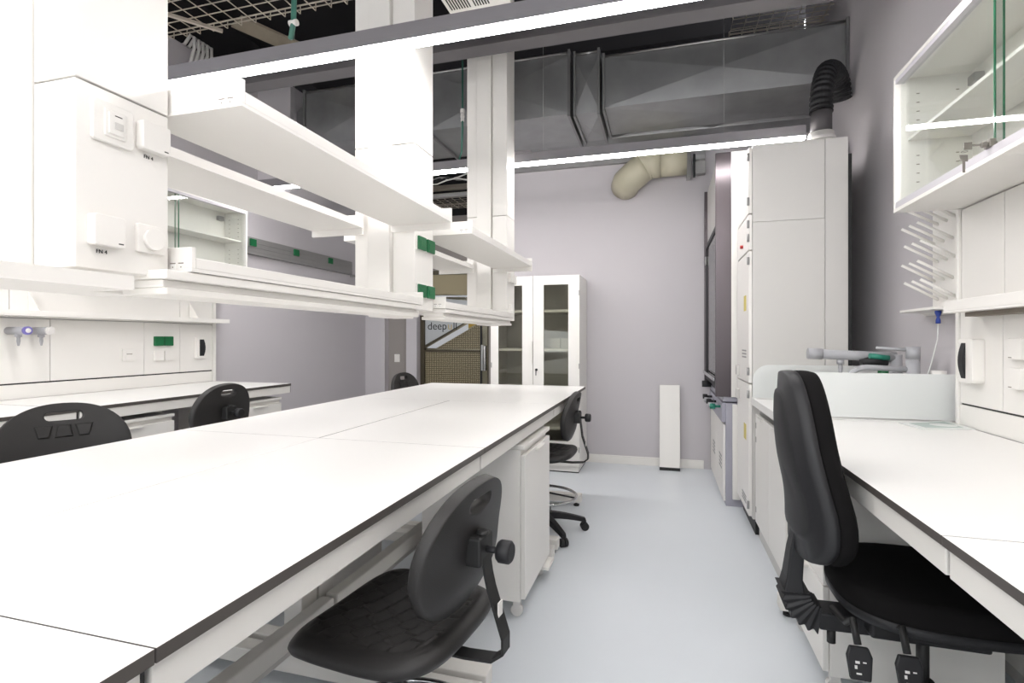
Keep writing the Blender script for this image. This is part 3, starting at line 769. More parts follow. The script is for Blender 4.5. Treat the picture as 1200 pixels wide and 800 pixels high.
# ------------------------------------------------------------------ fume hood
t = thing('fume_hood', 'fume hood with dark metal side and open sash next to the tall cabinet', 'fume hood', (.85, 4.9, 0))
HY0, HY1 = 4.335, 5.495
B(.392, .506, HY0, HY0 + .02, .838, 2.72).build('side_profile', 'hood_side', t, bevel=.003)
B(.506, 1.25, HY0, HY0 + .02, .838, 2.72).build('side_wall', 'white', t)
B(.392, 1.25, HY1 - .05, HY1, .838, 2.72).build('side_wall', 'hood_side', t)
B(.42, 1.25, HY0 + .02, HY1 - .05, 2.20, 2.72).build('upper_fascia', 'grey_white', t)
B(1.20, 1.25, HY0 + .02, HY1 - .05, .84, 2.20).build('rear_wall', 'grey_white', t)
B(.45, 1.25, HY0 + .02, HY1 - .05, .80, .838).build('work_surface', 'hood_grey', t)
sf = MB().box(.405, .425, HY0 + .03, HY0 + .07, .90, 2.19).box(.405, .425, HY1 - .10, HY1 - .06, .90, 2.19).box(.405, .425, HY0 + .03, HY1 - .06, .90, .94).box(.405, .425, HY0 + .03, HY1 - .06, 2.15, 2.19)
sf.build('sash_frame', 'plastic_dark', t)
B(.412, .418, HY0 + .07, HY1 - .10, .94, 2.15).build('sash_glass', 'glass_dark', t)
B(.375, .405, HY0 + .05, HY1 - .08, .955, .985).build('sash_handle', 'chrome', t, bevel=.004)
B(.395, .42, HY1 - .10, HY1 - .05, 2.0, 2.08).build('sash_lock', 'rail', t)
B(.468, 1.25, HY0, HY1, .0, .79).build('base_cabinet', 'hood_grey', t, bevel=.002)
for a, b in ((HY0 + .03, 4.90), (4.91, HY1 - .02)):
    d_ = B(.452, .4675, a, b, .03, .62).build('base_door', 'white', t, bevel=.002)
    for k in range(4): B(.4505, .452, a + .12, a + .30, .25 + k * .03, .265 + k * .03).build('vent_slot', 'rail', d_)
B(.44, .4675, HY0 + .03, HY1 - .02, .64, .79).build('valve_panel', 'hood_grey', t)
for k, (yy, zz, m_) in enumerate(((4.45, .75, 'teal'), (4.62, .74, 'faucet'), (4.80, .75, 'plastic_dark'), (5.00, .74, 'faucet'), (5.2, .75, 'plastic_dark'))):
    kn = MB().tube([(.44, yy, zz), (.40, yy, zz)], .010, 10); kn.tube([(.40, yy, zz), (.36, yy, zz)], .022, 16)
    kn.build('valve_knob', m_, t)
MB().tube([(.44, 5.30, .86), (.36, 5.30, .86)], .03, 16).build('valve_knob', 'plastic_dark', t)
# brackets above the hood
t = thing('channel_bracket', 'grey steel channel brackets on the wall above the fume hood', 'bracket', (.36, 5.45, 2.86))
B(.225, .265, 5.40, YB, 2.86, 3.12).build('channel', 'rail', t, bevel=.003)
B(.29, .40, 5.42, YB, 2.90, 3.12).build('channel', 'rail', t, bevel=.003)
B(.285, .305, 5.38, 5.42, 2.86, 3.08).build('strap', 'plastic_dark', t)
B(.31, .39, 5.36, 5.42, 3.02, 3.06).build('clip', 'steel', t)
# beige exhaust pipe
t = thing('exhaust_pipe', 'beige exhaust pipe with elbow bending into the wall above the hood', 'pipe', (0, 5.35, 2.9))
MB().tube([(.222, 5.35, 3.015), (-.02, 5.35, 3.015)], .140, 32).build('straight_pipe', 'beige', t)
MB().tube([(-.02, 5.35, 3.015), (-.10, 5.35, 3.015), (-.15, 5.35, 3.005), (-.19, 5.35, 2.98)], .146, 32).build('socket_joint', 'beige', t)
MB().tube([(-.17, 5.35, 2.99), (-.22, 5.352, 2.955), (-.29, 5.36, 2.90), (-.35, 5.40, 2.86), (-.37, 5.49, 2.845)], .142, 32).build('elbow', 'beige', t)
B(-1.7, -.30, YB - .045, YB, 3.085, 3.125).build('wall_channel', 'rail', t)

# ------------------------------------------------------------------ leaning panel
t = thing('loose_panel', 'narrow white panel with black foot leaning against the wall', 'panel', (.066, 5.36, 0))
LP = [(5.345, .03), (5.367, .0303), (5.497, .823), (5.475, .8227)]
MB().prism(LP, 'x', -.03, .163).build('board', 'white', t, bevel=.002)
MB().prism([(5.343, .0), (5.366, .0), (5.368, .03), (5.344, .03)], 'x', -.03, .163).build('foot_strip', 'black', t)

# ------------------------------------------------------------------ tall glass cabinet
t = thing('display_cabinet', 'tall white cabinet with two glazed doors against the wall', 'cabinet', (-1.21, 5.24, 0))
GX0, GX1, GY0, GY1, GZ = -1.653, -.763, 4.985, 5.49, 1.90
th = .02
for xa in (GX0, GX1 - th): B(xa, xa + th, GY0 + .022, GY1, .06, GZ - th).build('side_panel', 'white', t)
B(GX0, GX1, GY0 + .022, GY1, GZ - th, GZ).build('top_panel', 'white', t, bevel=.002)
B(GX0 + th, GX1 - th, GY1 - .01, GY1, .06, GZ - th).build('back_panel', 'grey_white', t)
B(GX0 + th, GX1 - th, GY0 + .022, GY1 - .01, .06, .085).build('bottom_panel', 'white', t)
B(GX0 + .01, GX1 - .01, GY0 + .015, GY1, .012, .06).build('plinth', 'white', t)
B(GX0 + .012, GX1 - .012, GY0 + .02, GY1, 0, .012).build('plinth_seal', 'black', t)
for zz in (1.57, 1.19, .80, .43): B(GX0 + th, GX1 - th, GY0 + .026, GY1 - .012, zz - .024, zz).build('shelf_board', 'white', t)
GM = -1.218
for (xa, xb, wa, wb) in ((GX0, GM - .002, -1.573, -1.327), (GM + .002, GX1, -1.112, -.87)):
    fr = MB().box(xa, wa, GY0, GY0 + .02, .065, GZ - .002).box(wb, xb, GY0, GY0 + .02, .065, GZ - .002).box(wa, wb, GY0, GY0 + .02, 1.81, GZ - .002).box(wa, wb, GY0, GY0 + .02, .065, .30)
    d_ = fr.build('door', 'white', t)
    B(wa, wb, GY0 + .008, GY0 + .012, .30, 1.81).build('pane', 'glass_dark', d_)
    for zz in (1.70, 1.0, .2):
        xh = xa + .004 if xa == GX0 else xb - .008
        B(xh, xh + .008, GY0 - .003, GY0, zz, zz + .05).build('hinge', 'rail', d_)
B(GM - .018, GM - .003, GY0 - .02, GY0, 1.05, 1.26).build('handle', 'white', t, bevel=.003)
MB().tube([(GM + .035, GY0, .985), (GM + .035, GY0 - .012, .985)], .012, 14).box(GM + .028, GM + .036, GY0 - .014, GY0 - .012, .93, .98).build('lock', 'black', t)
# boxes inside
t2 = thing('white_carton', 'white cartons seen through the glazed cabinet door', 'box', (-.98, 5.25, 1.19))
for i in range(2): B(-1.08 + i * .10, -.985 + i * .10, 5.18, 5.36, 1.192, 1.29).build('carton', 'grey_white', t2, bevel=.002)

# ------------------------------------------------------------------ ceiling services
def duct_section(label, x0, x1, y0, y1, z0, z1, n, flange=True):
    t = thing('air_duct', label, 'duct', ((x0 + x1) / 2, (y0 + y1) / 2, z0), 0, 'galvanised ducts')
    w = (x1 - x0) / n
    for i in range(n):
        a, b = x0 + i * w, x0 + (i + 1) * w
        m = (a + b) / 2; zm = (z0 + z1) / 2; ym = (y0 + y1) / 2; d = .025
        V = [(a, y0, z0), (b, y0, z0), (b, y0, z1), (a, y0, z1), (m, y0 - d, zm),
             (a, y1, z0), (b, y1, z0), (b, y1, z1), (a, y1, z1), (m, ym, z0 - d), (m, ym, z1 + d)]
        F = [(0, 1, 4), (1, 2, 4), (2, 3, 4), (3, 0, 4), (0, 9, 1), (1, 9, 6), (6, 9, 5), (5, 9, 0),
             (3, 2, 10), (2, 7, 10), (7, 8, 10), (8, 3, 10), (5, 8, 7, 6)]
        if i == 0: F.append((0, 3, 8, 5))
        if i == n - 1: F.append((1, 6, 7, 2))
        MB().add(V, F).build('sheet_panel', 'duct', t)
        if flange:
            for xx in ([a] if i else [a, x1 - .02]):
                f = MB().box(xx, xx + .02, y0 - .028, y0, z0 - .028, z1 + .028).box(xx, xx + .02, y1, y1 + .028, z0 - .028, z1 + .028)
                f.box(xx, xx + .02, y0, y1, z0 - .028, z0).box(xx, xx + .02, y0, y1, z1, z1 + .028)
                f.build('flange', 'duct_seam', t)
    MB().tube([(x0 + .02, y0 - .012, z1 + .006), (x1 - .02, y0 - .012, z1 + .006)], .010, 8).build('seam_bead', 'steel', t)
    return t
duct_section('wide galvanised duct section meeting the lavender wall above the tall cabinet', -.48, XR - .005, 4.40, 5.00, 3.20, 3.615, 1)
duct_section('short galvanised duct transition between two long duct runs', -.72, -.50, 4.385, 5.02, 3.17, 3.66, 1)
duct_section('long galvanised duct run above the island columns', -3.34, -.74, 4.34, 5.05, 3.16, 3.66, 2)
duct_section('galvanised duct running low along the wall behind the pendant', -1.30, XR - .01, 5.12, 5.48, 3.215, 3.40, 3, False)
t = thing('duct_end', 'flat grey duct end meeting the wall bulkhead', 'duct', (-3.45, 4.6, 3.2))
MB().add([(-3.345, 4.40, 3.2), (-3.345, 4.40, 3.62), (-3.595, 4.55, 3.60), (-3.595, 4.55, 3.2), (-3.345, 4.98, 3.2), (-3.345, 4.98, 3.62), (-3.595, 4.98, 3.60), (-3.595, 4.98, 3.2)],
         [(0, 1, 2, 3), (4, 7, 6, 5), (1, 5, 6, 2), (0, 3, 7, 4), (0, 4, 5, 1), (3, 2, 6, 7)]).build('sheet_panel', 'duct', t)
# upper ducts / channels in the void
for (label, x0, x1, y0, z0, h, m_) in (('grey steel channel hung under the ceiling above the long duct', -3.0, -.78, 4.05, 3.80, .16, 'beam'),):
    t = thing('ceiling_channel', label, 'channel', ((x0 + x1) / 2, y0, z0))
    B(x0, x1, y0, y0 + .12, z0, z0 + h).build('channel', m_, t, bevel=.004)
    B(x0, x1, y0 - .012, y0, z0, z0 + .02).build('lip', 'rail', t)

def wire_tray(label, x0, x1, y0, y1, z, side, sx, sy, along='x', m_='wire'):
    t = thing('cable_tray', label, 'cable tray', ((x0 + x1) / 2, (y0 + y1) / 2, z), 0, 'wire mesh cable trays')
    w = MB()
    x = x0
    while x < x1 + 1e-6:
        w.bar((x, y0, z), (x, y1, z), .005, .005); w.bar((x, y0, z), (x, y0, z + side), .005, .005, up=(1, 0, 0)); w.bar((x, y1, z), (x, y1, z + side), .005, .005, up=(1, 0, 0)); x += sx
    y = y0
    while y < y1 + 1e-6:
        w.bar((x0, y, z), (x1, y, z), .005, .005); y += sy
    for zz in (z + side / 2, z + side):
        w.bar((x0, y0, zz), (x1, y0, zz), .006, .006); w.bar((x0, y1, zz), (x1, y1, zz), .006, .006)
    o = w.build('wire_mesh', m_, t)
    return t
wire_tray('wide wire mesh cable tray above the pendant between two columns', -3.9, -1.45, 1.95, 2.74, 3.28, .05, .11, .08)
for x in (-2.75,): 
    t = thing('tray_bar', 'pale steel bar clamped across the wide wire mesh tray', 'bar', (x, 2.3, 3.27))
    MB().bar((x - .55, 2.0, 3.268), (x + .02, 2.74, 3.268), .022, .018).build('bar', 'wire', t)
wire_tray('small wire mesh cable tray above the duct beside the lavender wall', .55, 1.28, 4.60, 4.88, 3.88, .06, .10, .07)
wire_tray('wire mesh cable tray with hanging cables over the glass door', -3.8, -1.9, 6.0, 6.5, 3.02, .06, .10, .08)
t = thing('cable_bundle', 'black cable bundle lying along the tray over the glass door', 'cables', (-2.8, 5.9, 2.98))
for k in range(5):
    pts = [(-3.7 + i * .12, 5.85 + .02 * k, 3.18 + .02 * k + .03 * math.sin(i * 1.3 + k)) for i in range(15)]
    MB().tube(pts, .009, 8).build('cable', ('cable_white', 'black', 'rail', 'black', 'cable_white')[k], t)
B(-3.9, -1.8, 5.80, 5.86, 2.98, 3.02).build('support_channel', 'rail', t)
B(-3.9, -1.8, 6.55, 6.62, 3.30, 3.36).build('support_channel', 'wire', t)
# white cables above the left wall
t = thing('cable_bundle', 'bundle of white cables dropping over the top of the wall', 'cables', (-3.95, 3.7, 3.4))
for k in range(5):
    y = 3.62 + .045 * k
    MB().tube([(-4.35, y, 3.856), (-4.02, y, 3.858), (-3.95, y, 3.93), (-3.91, y, 3.90), (-3.90, y - .01, 3.80), (-3.93, y - .04, 3.60), (-3.96, y - .05, 3.30)], .014, 10).build('cable', 'cable_white', t)
t = thing('ceiling_board', 'brown unpainted board under the ceiling behind the white cables', 'board', (-3.1, 3.6, 3.9))
MB().bar((-3.35, 3.5, 3.88), (-2.95, 4.4, 3.88), .20, .02).build('board', 'concrete', t)
# green cables
t = thing('green_cable', 'green cable hanging past the wire mesh tray', 'cable', (-2.4, 2.4, 2.64))
q0 = onY(346, -60, 2.02); q1 = onY(344, 26, 2.02); q2 = onY(341, 45, 2.02)
MB().tube([q0, q1, (q2.x, 2.02, q2.z), (q2.x - .01, 2.03, 2.662)], .012, 10).build('cable', 'cable_green', t)
MB().tube([(q1.x - .02, 2.02, q1.z - .004), (q1.x + .02, 2.02, q1.z - .004)], .014, 10).build('cable_tie', 'cable_white', t)
t = thing('green_cable', 'green cable with white connector hanging behind the green socket column', 'cable', (-1.6, 3.98, 2.74))
ya = 4.0
a0 = onY(542, 20, ya); a1 = onY(542, 150, ya); a2 = onY(541, 178, ya); 
MB().tube([a0, a1, a2, (a2.x - .03, 4.02, 2.756)], .008, 10).build('cable', 'cable_green', t)
c0 = onY(542, 128, ya); c1 = onY(542, 142, ya)
MB().tube([c0, c0 + (c1 - c0) * .3, c0 + (c1 - c0) * .35, c0 + (c1 - c0) * .65, c0 + (c1 - c0) * .7, c1], [.018, .018, .014, .018, .014, .016], 10, smooth=False).build('connector', 'cable_white', t)
# white ventilation grille between the columns
t = thing('ventilation_grille', 'white slotted ventilation unit under the ceiling behind the pendant', 'grille', (-.9, 2.75, 3.0))
gx0, gx1, gy0, gy1, gz = -1.08, -.745, 2.30, 2.60, 3.0
B(gx0, gx1, gy0, gy1, gz, gz + .25).build('casing', 'white', t, bevel=.002)
sl = MB(); x = gx0 + .02
k = 0
while x < gx1 - .11:
    if k % 9 != 8: sl.box(x, x + .007, gy0 + .03, gy1 - .05, gz - .0015, gz - .0005)
    x += .0145; k += 1
sl.build('slot', 'ink', t)
for (px_, py_) in ((-.83, 2.5), (-.80, 2.5), (-.80, 2.53)):
    MB().tube([(px_, py_, gz - .0015), (px_, py_, gz)], .004, 8).build('screw', 'rail', t)

# ------------------------------------------------------------------ chairs
def star_base(t, r=.29, ring=None, m='plastic_dark', hz=.30, a0=0.0):
    hub = MB().tube([(0, 0, .075), (0, 0, .135)], [.05, .038], 18)
    hub.build('hub', m, t, local=True)
    for k in range(5):
        a = a0 + 2 * PI * k / 5; c, s_ = math.cos(a), math.sin(a)
        leg = MB(); n = 6; V = []
        for i in range(n + 1):
            f = i / n; R = .03 + (r - .03) * f
            z = .115 - .045 * f ** 1.6; w = .030 - .012 * f; h = .022 - .008 * f
            for (sw_, sh) in ((-1, -1), (1, -1), (.8, 1), (-.8, 1)):
                V.append((c * R - s_ * w * sw_, s_ * R + c * w * sw_, z + h * sh))
        F = [(i * 4 + j, i * 4 + (j + 1) % 4, (i + 1) * 4 + (j + 1) % 4, (i + 1) * 4 + j) for i in range(n) for j in range(4)]
        F += [(3, 2, 1, 0), tuple(range(n * 4, n * 4 + 4))]
        leg.add(V, F, 0, False); lo = leg.build('leg', m, t, local=True, bevel=.004)
        cs = MB(); px_, py_ = c * (r - .005), s_ * (r - .005)
        rc = .027
        for o_ in (-.013, .013):
            d = Vector((-s_, c, 0))
            p = Vector((px_, py_, rc)) + d * o_
            cs.tube([p - d * .009, p + d * .009], rc, 18)
        cs.tube([(px_, py_, .03), (px_, py_, .068)], .012, 10)
        cs.build('caster', m, lo, local=True)
    if ring:
        f = MB().torus((0, 0, hz), ring, .009, 48, 10)
        f.build('foot_ring', 'chrome', t, local=True)
        sp = MB()
        for k in range(3):
            a = 2 * PI * k / 3 + .5
            sp.tube([(.028 * math.cos(a), .028 * math.sin(a), hz + .02), (ring * math.cos(a), ring * math.sin(a), hz)], .006, 8)
        sp.tube([(0, 0, hz - .02), (0, 0, hz + .045)], .032, 18)
        sp.build('ring_spoke', m, t, local=True)

def lab_chair(label, loc, rotz, seat_z, back_z, a0=.3, tilt=10, show_front=False):
    t = thing('lab_chair', label, 'chair', loc, math.radians(rotz), 'black laboratory swivel chairs')
    star_base(t, .29, .225, hz=.245, a0=a0)
    MB().tube([(0, 0, .13), (0, 0, .33)], .026, 18).build('outer_column', 'plastic_dark', t, local=True)
    MB().tube([(0, 0, .33), (0, 0, seat_z - .06)], .015, 14).build('gas_lift', 'black', t, local=True)
    B(-.10, .10, -.09, .11, seat_z - .062, seat_z - .042).build('seat_plate', 'black', t, local=True, bevel=.004)
    # seat: rounded square height field with shingled relief and waterfall front
    W, D = .225, .215; NG = 96; ex = 4.6
    def seat_xy(p, q):
        m = max(abs(p), abs(q)); n_ = (abs(p) ** ex + abs(q) ** ex) ** (1 / ex)
        k = m / n_ if n_ > 1e-9 else 0
        x, y = W * p * k, D * q * k
        if y < 0: x *= 1 - .13 * (abs(y) / D) ** 2
        else: y *= 1 - .06 * (x / W) ** 2
        return x, y
    def low(x, y):
        z = -.022 * math.exp(-((x / .13) ** 2 + ((y + .02) / .12) ** 2)) + .010 * (abs(x) / W) ** 2
        z -= .030 * max(0, (y / D - .45)) ** 2 * 3.0
        if y < -.1: z += .018 * ((-y - .1) / .1) ** 2
        return z
    def top(x, y, m):
        z = low(x, y)
        if m < .84:
            v_ = y / .047 + .35 * x / .055; row = math.floor(v_); vv = v_ - row
            u_ = x / .060 + (.5 if row % 2 else 0); uu = u_ - math.floor(u_)
            f = min(1, (.84 - m) / .06)
            z += f * (.0095 * (vv if vv < .86 else (1 - vv) / .14 * .86) - (.0035 if uu < .09 else 0))
        if m > .84: z -= .024 * ((m - .84) / .16) ** 2.2
        return z
    V = []; F = []
    for i in range(NG + 1):
        for j in range(NG + 1):
            p, q = 2 * i / NG - 1, 2 * j / NG - 1
            x, y = seat_xy(p, q); V.append((x, y, seat_z + top(x, y, max(abs(p), abs(q)))))
    for i in range(NG):
        for j in range(NG):
            a_ = i * (NG + 1) + j; F.append((a_, a_ + NG + 1, a_ + NG + 2, a_ + 1))
    per = [(i, 0) for i in range(NG)] + [(NG, j) for j in range(NG)] + [(NG - i, NG) for i in range(NG)] + [(0, NG - j) for j in range(NG)]
    prev = [i * (NG + 1) + j for i, j in per]
    for (f, dz) in ((1.012, -.034), (.99, -.046), (.93, -.052)):
        cur = []
        for (i, j) in per:
            x, y = seat_xy(2 * i / NG - 1, 2 * j / NG - 1)
            cur.append(len(V)); V.append((x * f, y * f, seat_z + dz + low(x, y) * .8))
        for k in range(len(per)): F.append((prev[k], prev[(k + 1) % len(per)], cur[(k + 1) % len(per)], cur[k]))
        prev = cur
    F.append(prev[::-1])
    MB().add(V, F, 0, True).build('seat', 'rubber', t, local=True)
    # backrest: rounded dome with handle slot, curved around the sitter
    bw, bh = .210, .162
    NX, NZ = 40, 36; tk = .032
    def bo(a):
        c, s_ = math.cos(a), math.sin(a)
        e = 2 / 2.3
        x = math.copysign(abs(c) ** e, c) * bw; z = math.copysign(abs(s_) ** e, s_) * bh
        x *= 1 - .10 * (z / bh) - .10 * max(0, -z / bh) ** 2
        return x, z
    slot = rrect(0, .112, .115, .034, .0165, 5)
    bm = bmesh.new()
    def curve(x, z, side):
        y = .55 * x * x + .12 * z * z - (.012 * math.exp(-((z + .09) / .06) ** 2))
        return y + side
    n_o = 72
    outl = [bo(2 * PI * k / n_o) for k in range(n_o)]
    me = bpy.data.meshes.new('back_shape')
    # triangulated sheet with a slot, via radial bridging between rings around the slot
    ns = len(slot)
    cxs, czs = 0, .112
    # sample angles about slot centre
    A = 72; Rn = 16
    def hit(poly, a):
        d = Vector((math.cos(a), math.sin(a))); best = None
        for i in range(len(poly)):
            p = Vector(poly[i]) - Vector((cxs, czs)); q = Vector(poly[(i + 1) % len(poly)]) - Vector((cxs, czs))
            e_ = q - p; den = d.x * e_.y - d.y * e_.x
            if abs(den) < 1e-12: continue
            tt = (p.x * e_.y - p.y * e_.x) / den; uu = (p.x * d.y - p.y * d.x) / den
            if tt > 0 and -1e-6 <= uu <= 1 + 1e-6: best = tt if best is None else max(best, tt)
        return best
    def pt(a, f):
        r0, r1 = hit(slot, a), hit(outl, a)
        r = r0 + (r1 - r0) * f
        return cxs + r * math.cos(a), czs + r * math.sin(a)
    V = []; F = []
    layers = [(0, 0)] + [((i / Rn), 0) for i in range(1, Rn)] 
    prof = [(i / Rn * .97, 1.0) for i in range(Rn + 1)] + [(.99, .8), (1.0, .5), (1.0, -.5), (.99, -.8)] + [((Rn - i) / Rn * .97, -1.0) for i in range(Rn + 1)]
    cache = {}
    for (f, sd) in prof:
        for k in range(A):
            a = 2 * PI * k / A + .0001
            x, z = pt(a, f)
            V.append((x, curve(x, z, sd * tk / 2), z))
    L = len(prof)
    for i in range(L):
        for k in range(A):
            a_ = i * A + k; b_2 = i * A + (k + 1) % A; j = (i + 1) % L
            F.append((a_, b_2, j * A + (k + 1) % A, j * A + k))
    ty = math.radians(tilt); zc = back_z - bh; yb = -.205
    def place(p):
        x, y, z = p
        return (x, yb + y * math.cos(ty) - z * math.sin(ty), zc + z * math.cos(ty) + y * math.sin(ty))
    bk = MB().add([place(p) for p in V], F, 0, True).build('backrest', 'rubber', t, local=True)
    # embossed ribs on the front face
    for xx in (-.06, 0, .06):
        w2 = .028
        P = [(xx - w2, .078), (xx + w2, .078), (xx + w2 * .6, .030), (xx - w2 * .6, .030)] if xx else [(xx - w2 * .7, .078), (xx + w2 * .7, .078), (xx + w2, .030), (xx - w2, .030)]
        VV = [place((a, curve(a, b, tk / 2 + .0005), b)) for a, b in P] + [place((xx + (a - xx) * .8, curve(a, b, tk / 2 + .007), .054 + (b - .054) * .8)) for a, b in P]
        MB().add(VV, [(4, 5, 6, 7), (0, 1, 5, 4), (1, 2, 6, 5), (2, 3, 7, 6), (3, 0, 4, 7), (3, 2, 1, 0)]).build('rib', 'rubber', bk, local=True)
    # rear mechanism and knob
    zk = .0
    mech = MB()
    c0 = Vector(place((0, -.03, zk)))
    mech.box(-.038, .038, c0.y - .022, c0.y + .03, c0.z - .035, c0.z + .035)
    mech.tube([(0, c0.y - .01, c0.z + .03), (0, c0.y - .01, c0.z + .045)], .016, 12)
    mech.build('back_bracket', 'black', bk, local=True, bevel=.006)
    kn = MB().tube([(0, c0.y - .02, c0.z), (0, c0.y - .055, c0.z)], .008, 10)
    kn.tube([(0, c0.y - .052, c0.z), (0, c0.y - .058, c0.z), (0, c0.y - .082, c0.z), (0, c0.y - .087, c0.z)], [.022, .027, .027, .022], 20)
    kn.build('knob', 'plastic_dark', bk, local=True)
    # flat steel arm
    arm = MB(); yz = [(-.05, seat_z - .075), (-.20, seat_z - .075), (-.275, seat_z - .068), (-.305, seat_z - .045), (-.305, seat_z - .01), (-.268, seat_z + .10), (c0.y - .026, c0.z - .06), (c0.y - .012, c0.z + .03)]
    V = []
    for i, (y, z) in enumerate(yz):
        q0 = Vector(yz[max(i - 1, 0)]); q1 = Vector(yz[min(i + 1, len(yz) - 1)]); d = (q1 - q0).normalized(); nrm = Vector((-d.y, d.x)) * .003
        for (sx, sn) in ((-1, -1), (1, -1), (1, 1), (-1, 1)): V.append((sx * .021, y + nrm.x * sn, z + nrm.y * sn))
    F = [(i * 4 + j, i * 4 + (j + 1) % 4, (i + 1) * 4 + (j + 1) % 4, (i + 1) * 4 + j) for i in range(len(yz) - 1) for j in range(4)] + [(3, 2, 1, 0), tuple(range(len(yz) * 4 - 4, len(yz) * 4))]
    ar = arm.add(V, F).build('back_arm', 'black', t, local=True)
    zs = seat_z + .055
    B(-.012, .012, -.2925, -.2895, zs - .018, zs + .016).build('sticker', 'white', ar, local=True)
    return t

lab_chair('black lab chair with quilted seat beside the island, facing the bench with gas taps', (-.665, 1.235, 0), 84, .580, .940, a0=.9, tilt=12)
lab_chair('black lab chair with foot ring beyond the mobile cabinet, tucked under the island', (-.77, 3.42, 0), 88, .55, .94, a0=.1, tilt=12)
lab_chair('black lab chair with ribbed backrest tucked in across the island', (-2.04, 1.365, 0), -120, .62, 1.035, a0=.2)
lab_chair('black lab chair turned to the bench with gas taps', (-2.62, 2.43, 0), 92, .62, 1.03, a0=.5)
lab_chair('black lab chair at the island corner closest to the glass door', (-2.10, 4.37, 0), -97, .60, .975, a0=.4)

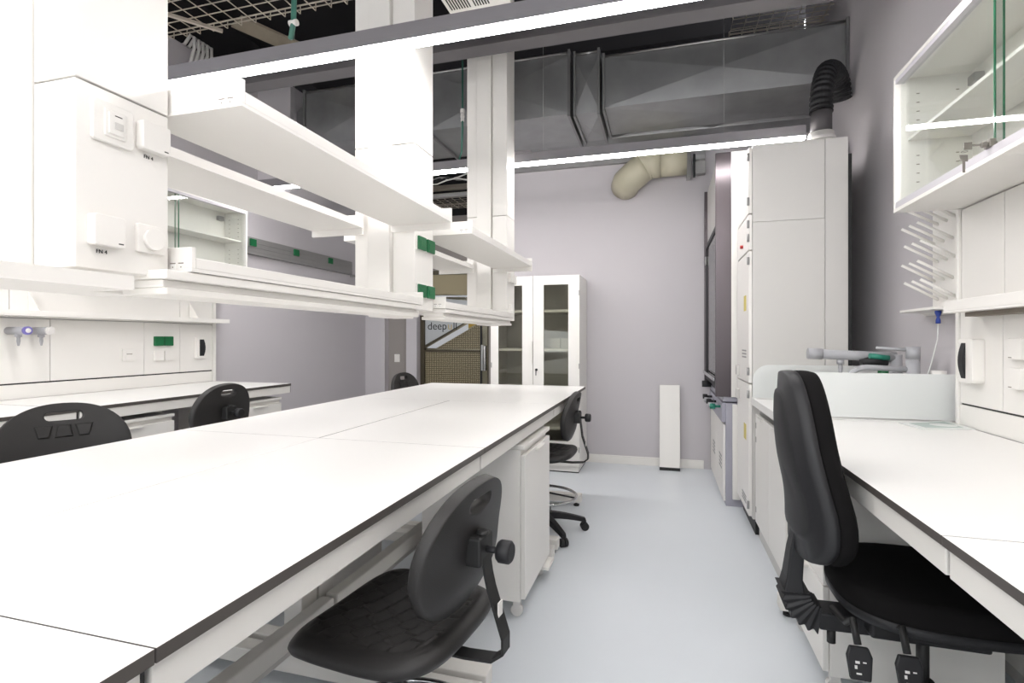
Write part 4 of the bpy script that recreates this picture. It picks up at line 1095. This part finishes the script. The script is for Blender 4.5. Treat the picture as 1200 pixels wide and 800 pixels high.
# office chair
def office_chair(label, loc, rotz):
    t = thing('office_chair', label, 'chair', loc, math.radians(rotz))
    star_base(t, .31, None, a0=.3)
    MB().tube([(0, 0, .13), (0, 0, .30)], .028, 18).build('outer_column', 'plastic_dark', t, local=True)
    MB().tube([(0, 0, .30), (0, 0, .44)], .016, 14).build('gas_lift', 'black', t, local=True)
    B(-.10, .10, -.16, .12, .445, .517).build('mechanism', 'plastic_dark', t, local=True, bevel=.008)
    sz = .600; W, D = .235, .235
    def outline(a, n=3.2):
        c, s_ = math.cos(a), math.sin(a); e = 2 / n
        x = W * math.copysign(abs(c) ** e, c); y = D * math.copysign(abs(s_) ** e, s_)
        if y < 0: x *= 1 - .12 * (abs(y) / D) ** 2
        return x, y
    def loft(prof, name, m, fn):
        A = 64; V = []; F = []
        for (f, z) in prof:
            for k in range(A):
                x, y = outline(2 * PI * k / A); V.append(fn(x * f, y * f, z, f))
        for i in range(len(prof) - 1):
            for k in range(A):
                F.append((i * A + k, i * A + (k + 1) % A, (i + 1) * A + (k + 1) % A, (i + 1) * A + k))
        F += [list(range(A))[::-1], list(range((len(prof) - 1) * A, len(prof) * A))]
        return MB().add(V, F, 0, True).build(name, m, t, local=True)
    def sagf(x, y, z, f):
        return (x, y, z - .02 * max(0, y / D - .4) ** 2 * 2.5 + (.012 * (x / W) ** 2 if z > sz - .02 else 0))
    loft([(.92, sz - .082), (.99, sz - .078), (1.0, sz - .052)], 'seat_shell', 'plastic_dark', sagf)
    loft([(1.0, sz - .051), (1.0, sz - .035), (.985, sz - .015), (.95, sz - .004), (.88, sz), (.6, sz - .004), (.3, sz - .008), (.02, sz - .009)], 'seat_cushion', 'fabric', sagf)
    # back: shell and cushion, tall rounded rectangle narrowing upward
    bw0, bw1, zb, zt = .225, .125, .645, 1.185
    def bout(a):
        c, s_ = math.cos(a), math.sin(a); e = 2 / (3.4 if s_ > 0 else 5.5)
        x = math.copysign(abs(c) ** e, c); z = math.copysign(abs(s_) ** e, s_)
        zz = (zb + zt) / 2 + z * (zt - zb) / 2
        f = (z + 1) / 2
        w = bw0 + (bw1 - bw0) * f ** 1.2
        if f < .12: w *= .9 + .1 * f / .12
        return x * w, zz
    def spine(z):
        f = (z - zb) / (zt - zb)
        return -.315 - .025 * f + .022 * math.exp(-((f - .25) / .22) ** 2)
    def bl(prof, name, m):
        A = 72; V = []; F = []; cz = (zb + zt) / 2
        for (f, dy) in prof:
            for k in range(A):
                x, z = bout(2 * PI * k / A); x *= f; z = cz + (z - cz) * f if f < .9 else z - (1 - f) * math.copysign(.2, z - cz) * abs(z - cz)
                V.append((x, spine(z) + dy + .7 * x * x, z))
        for i in range(len(prof) - 1):
            for k in range(A): F.append((i * A + k, i * A + (k + 1) % A, (i + 1) * A + (k + 1) % A, (i + 1) * A + k))
        F += [list(range(A))[::-1], list(range((len(prof) - 1) * A, len(prof) * A))]
        return MB().add(V, F, 0, True).build(name, m, t, local=True)
    bl([(.02, -.050), (.45, -.050), (.62, -.049), (.74, -.046), (.78, -.043), (.80, -.036), (.93, -.030), (.98, -.022), (1.0, -.008), (1.0, .006), (.97, .007)], 'back_shell', 'plastic_dark')
    bl([(.95, .008), (.99, .012), (1.0, .028), (.98, .046), (.93, .056), (.8, .060), (.5, .058), (.2, .057), (.02, .057)], 'back_cushion', 'fabric')
    # upright arm and bellows joint
    up = MB(); V = []
    yz = [(-.318, .70, .030, .020), (-.330, .64, .032, .020), (-.338, .56, .040, .022), (-.340, .515, .046, .030)]
    for (y, z, w, h) in yz:
        for (sx, sy) in ((-1, -1), (1, -1), (1, 1), (-1, 1)): V.append((sx * w, y + sy * h, z))
    up.add(V, [(i * 4 + j, i * 4 + (j + 1) % 4, (i + 1) * 4 + (j + 1) % 4, (i + 1) * 4 + j) for i in range(3) for j in range(4)] + [(3, 2, 1, 0), (12, 13, 14, 15)])
    up.build('back_upright', 'plastic_dark', t, local=True, bevel=.005)
    # bellows: a fan of ribs turning from the upright into the seat carrier
    bel = MB(); n = 13; V = []; pc = Vector((-.262, .525))
    for i in range(n):
        a = math.radians(180 + 82 * i / (n - 1)); dR = (.118 if i % 2 == 0 else .106)
        for (sx, rr_) in ((-1, .035), (1, .035), (1, dR), (-1, dR)):
            V.append((sx * .050 * (1 if i % 2 == 0 else .88), pc.x + rr_ * math.cos(a), pc.y + rr_ * math.sin(a)))
    bel.add(V, [(i * 4 + j, i * 4 + (j + 1) % 4, (i + 1) * 4 + (j + 1) % 4, (i + 1) * 4 + j) for i in range(n - 1) for j in range(4)] + [(3, 2, 1, 0), tuple(range(n * 4 - 4, n * 4))])
    bel.build('bellows', 'plastic_dark', t, local=True, bevel=.003)
    MB().bar((0, -.275, .448), (0, -.09, .452), .095, .050).build('back_carrier', 'plastic_dark', t, local=True, bevel=.006)
    MB().tube([(.03, -.24, .425), (.03, -.24, .385)], .012, 12).build('tension_knob', 'black', t, local=True)
    # levers on the camera side (local -x... mirrored pair)
    for (y, dy, xx, zz) in ((-.245, .015, .235, .30), (-.135, .01, .245, .31)):
        lv = MB().tube([(.06, y, .500), (.17, y + dy * .3, .515), (xx - .025, y + dy * .6, .545), (xx - .005, y + dy, .49)], .009, 10)
        lo = lv.build('lever', 'black', t, local=True)
        P = [(-.022, 0), (.022, 0), (.030, -.018), (.024, -.062), (-.024, -.062), (-.030, -.018)]
        V = []
        for d in (-.006, .006):
            for (a, b) in P: V.append((xx + d - b * .25, y + dy + a, .488 + b * 1.25))
        F = [(5, 4, 3, 2, 1, 0), (6, 7, 8, 9, 10, 11)] + [(i, (i + 1) % 6, 6 + (i + 1) % 6, 6 + i) for i in range(6)]
        MB().add(V, F).build('paddle', 'plastic_dark', lo, local=True, bevel=.004)
        mk = MB()
        for (a, b, w, h) in ((.006, -.030, .010, .006), (.010, -.040, .006, .008), (-.010, -.028, .008, .003), (.004, -.050, .012, .004)):
            V = [(xx + .0065 - (b + q_ * h) * .25, y + dy - a + p_ * w / 2, .488 + b * 1.25 + q_ * h) for p_, q_ in ((-1, 0), (1, 0), (1, 1), (-1, 1))]
            mk.add(V, [(0, 1, 2, 3)])
        mk.build('symbol', 'cable_white', lo, local=True)
    return t
office_chair('black high-back office chair with levers at the bench beside the sink', (.72, 1.78, 0), -91)
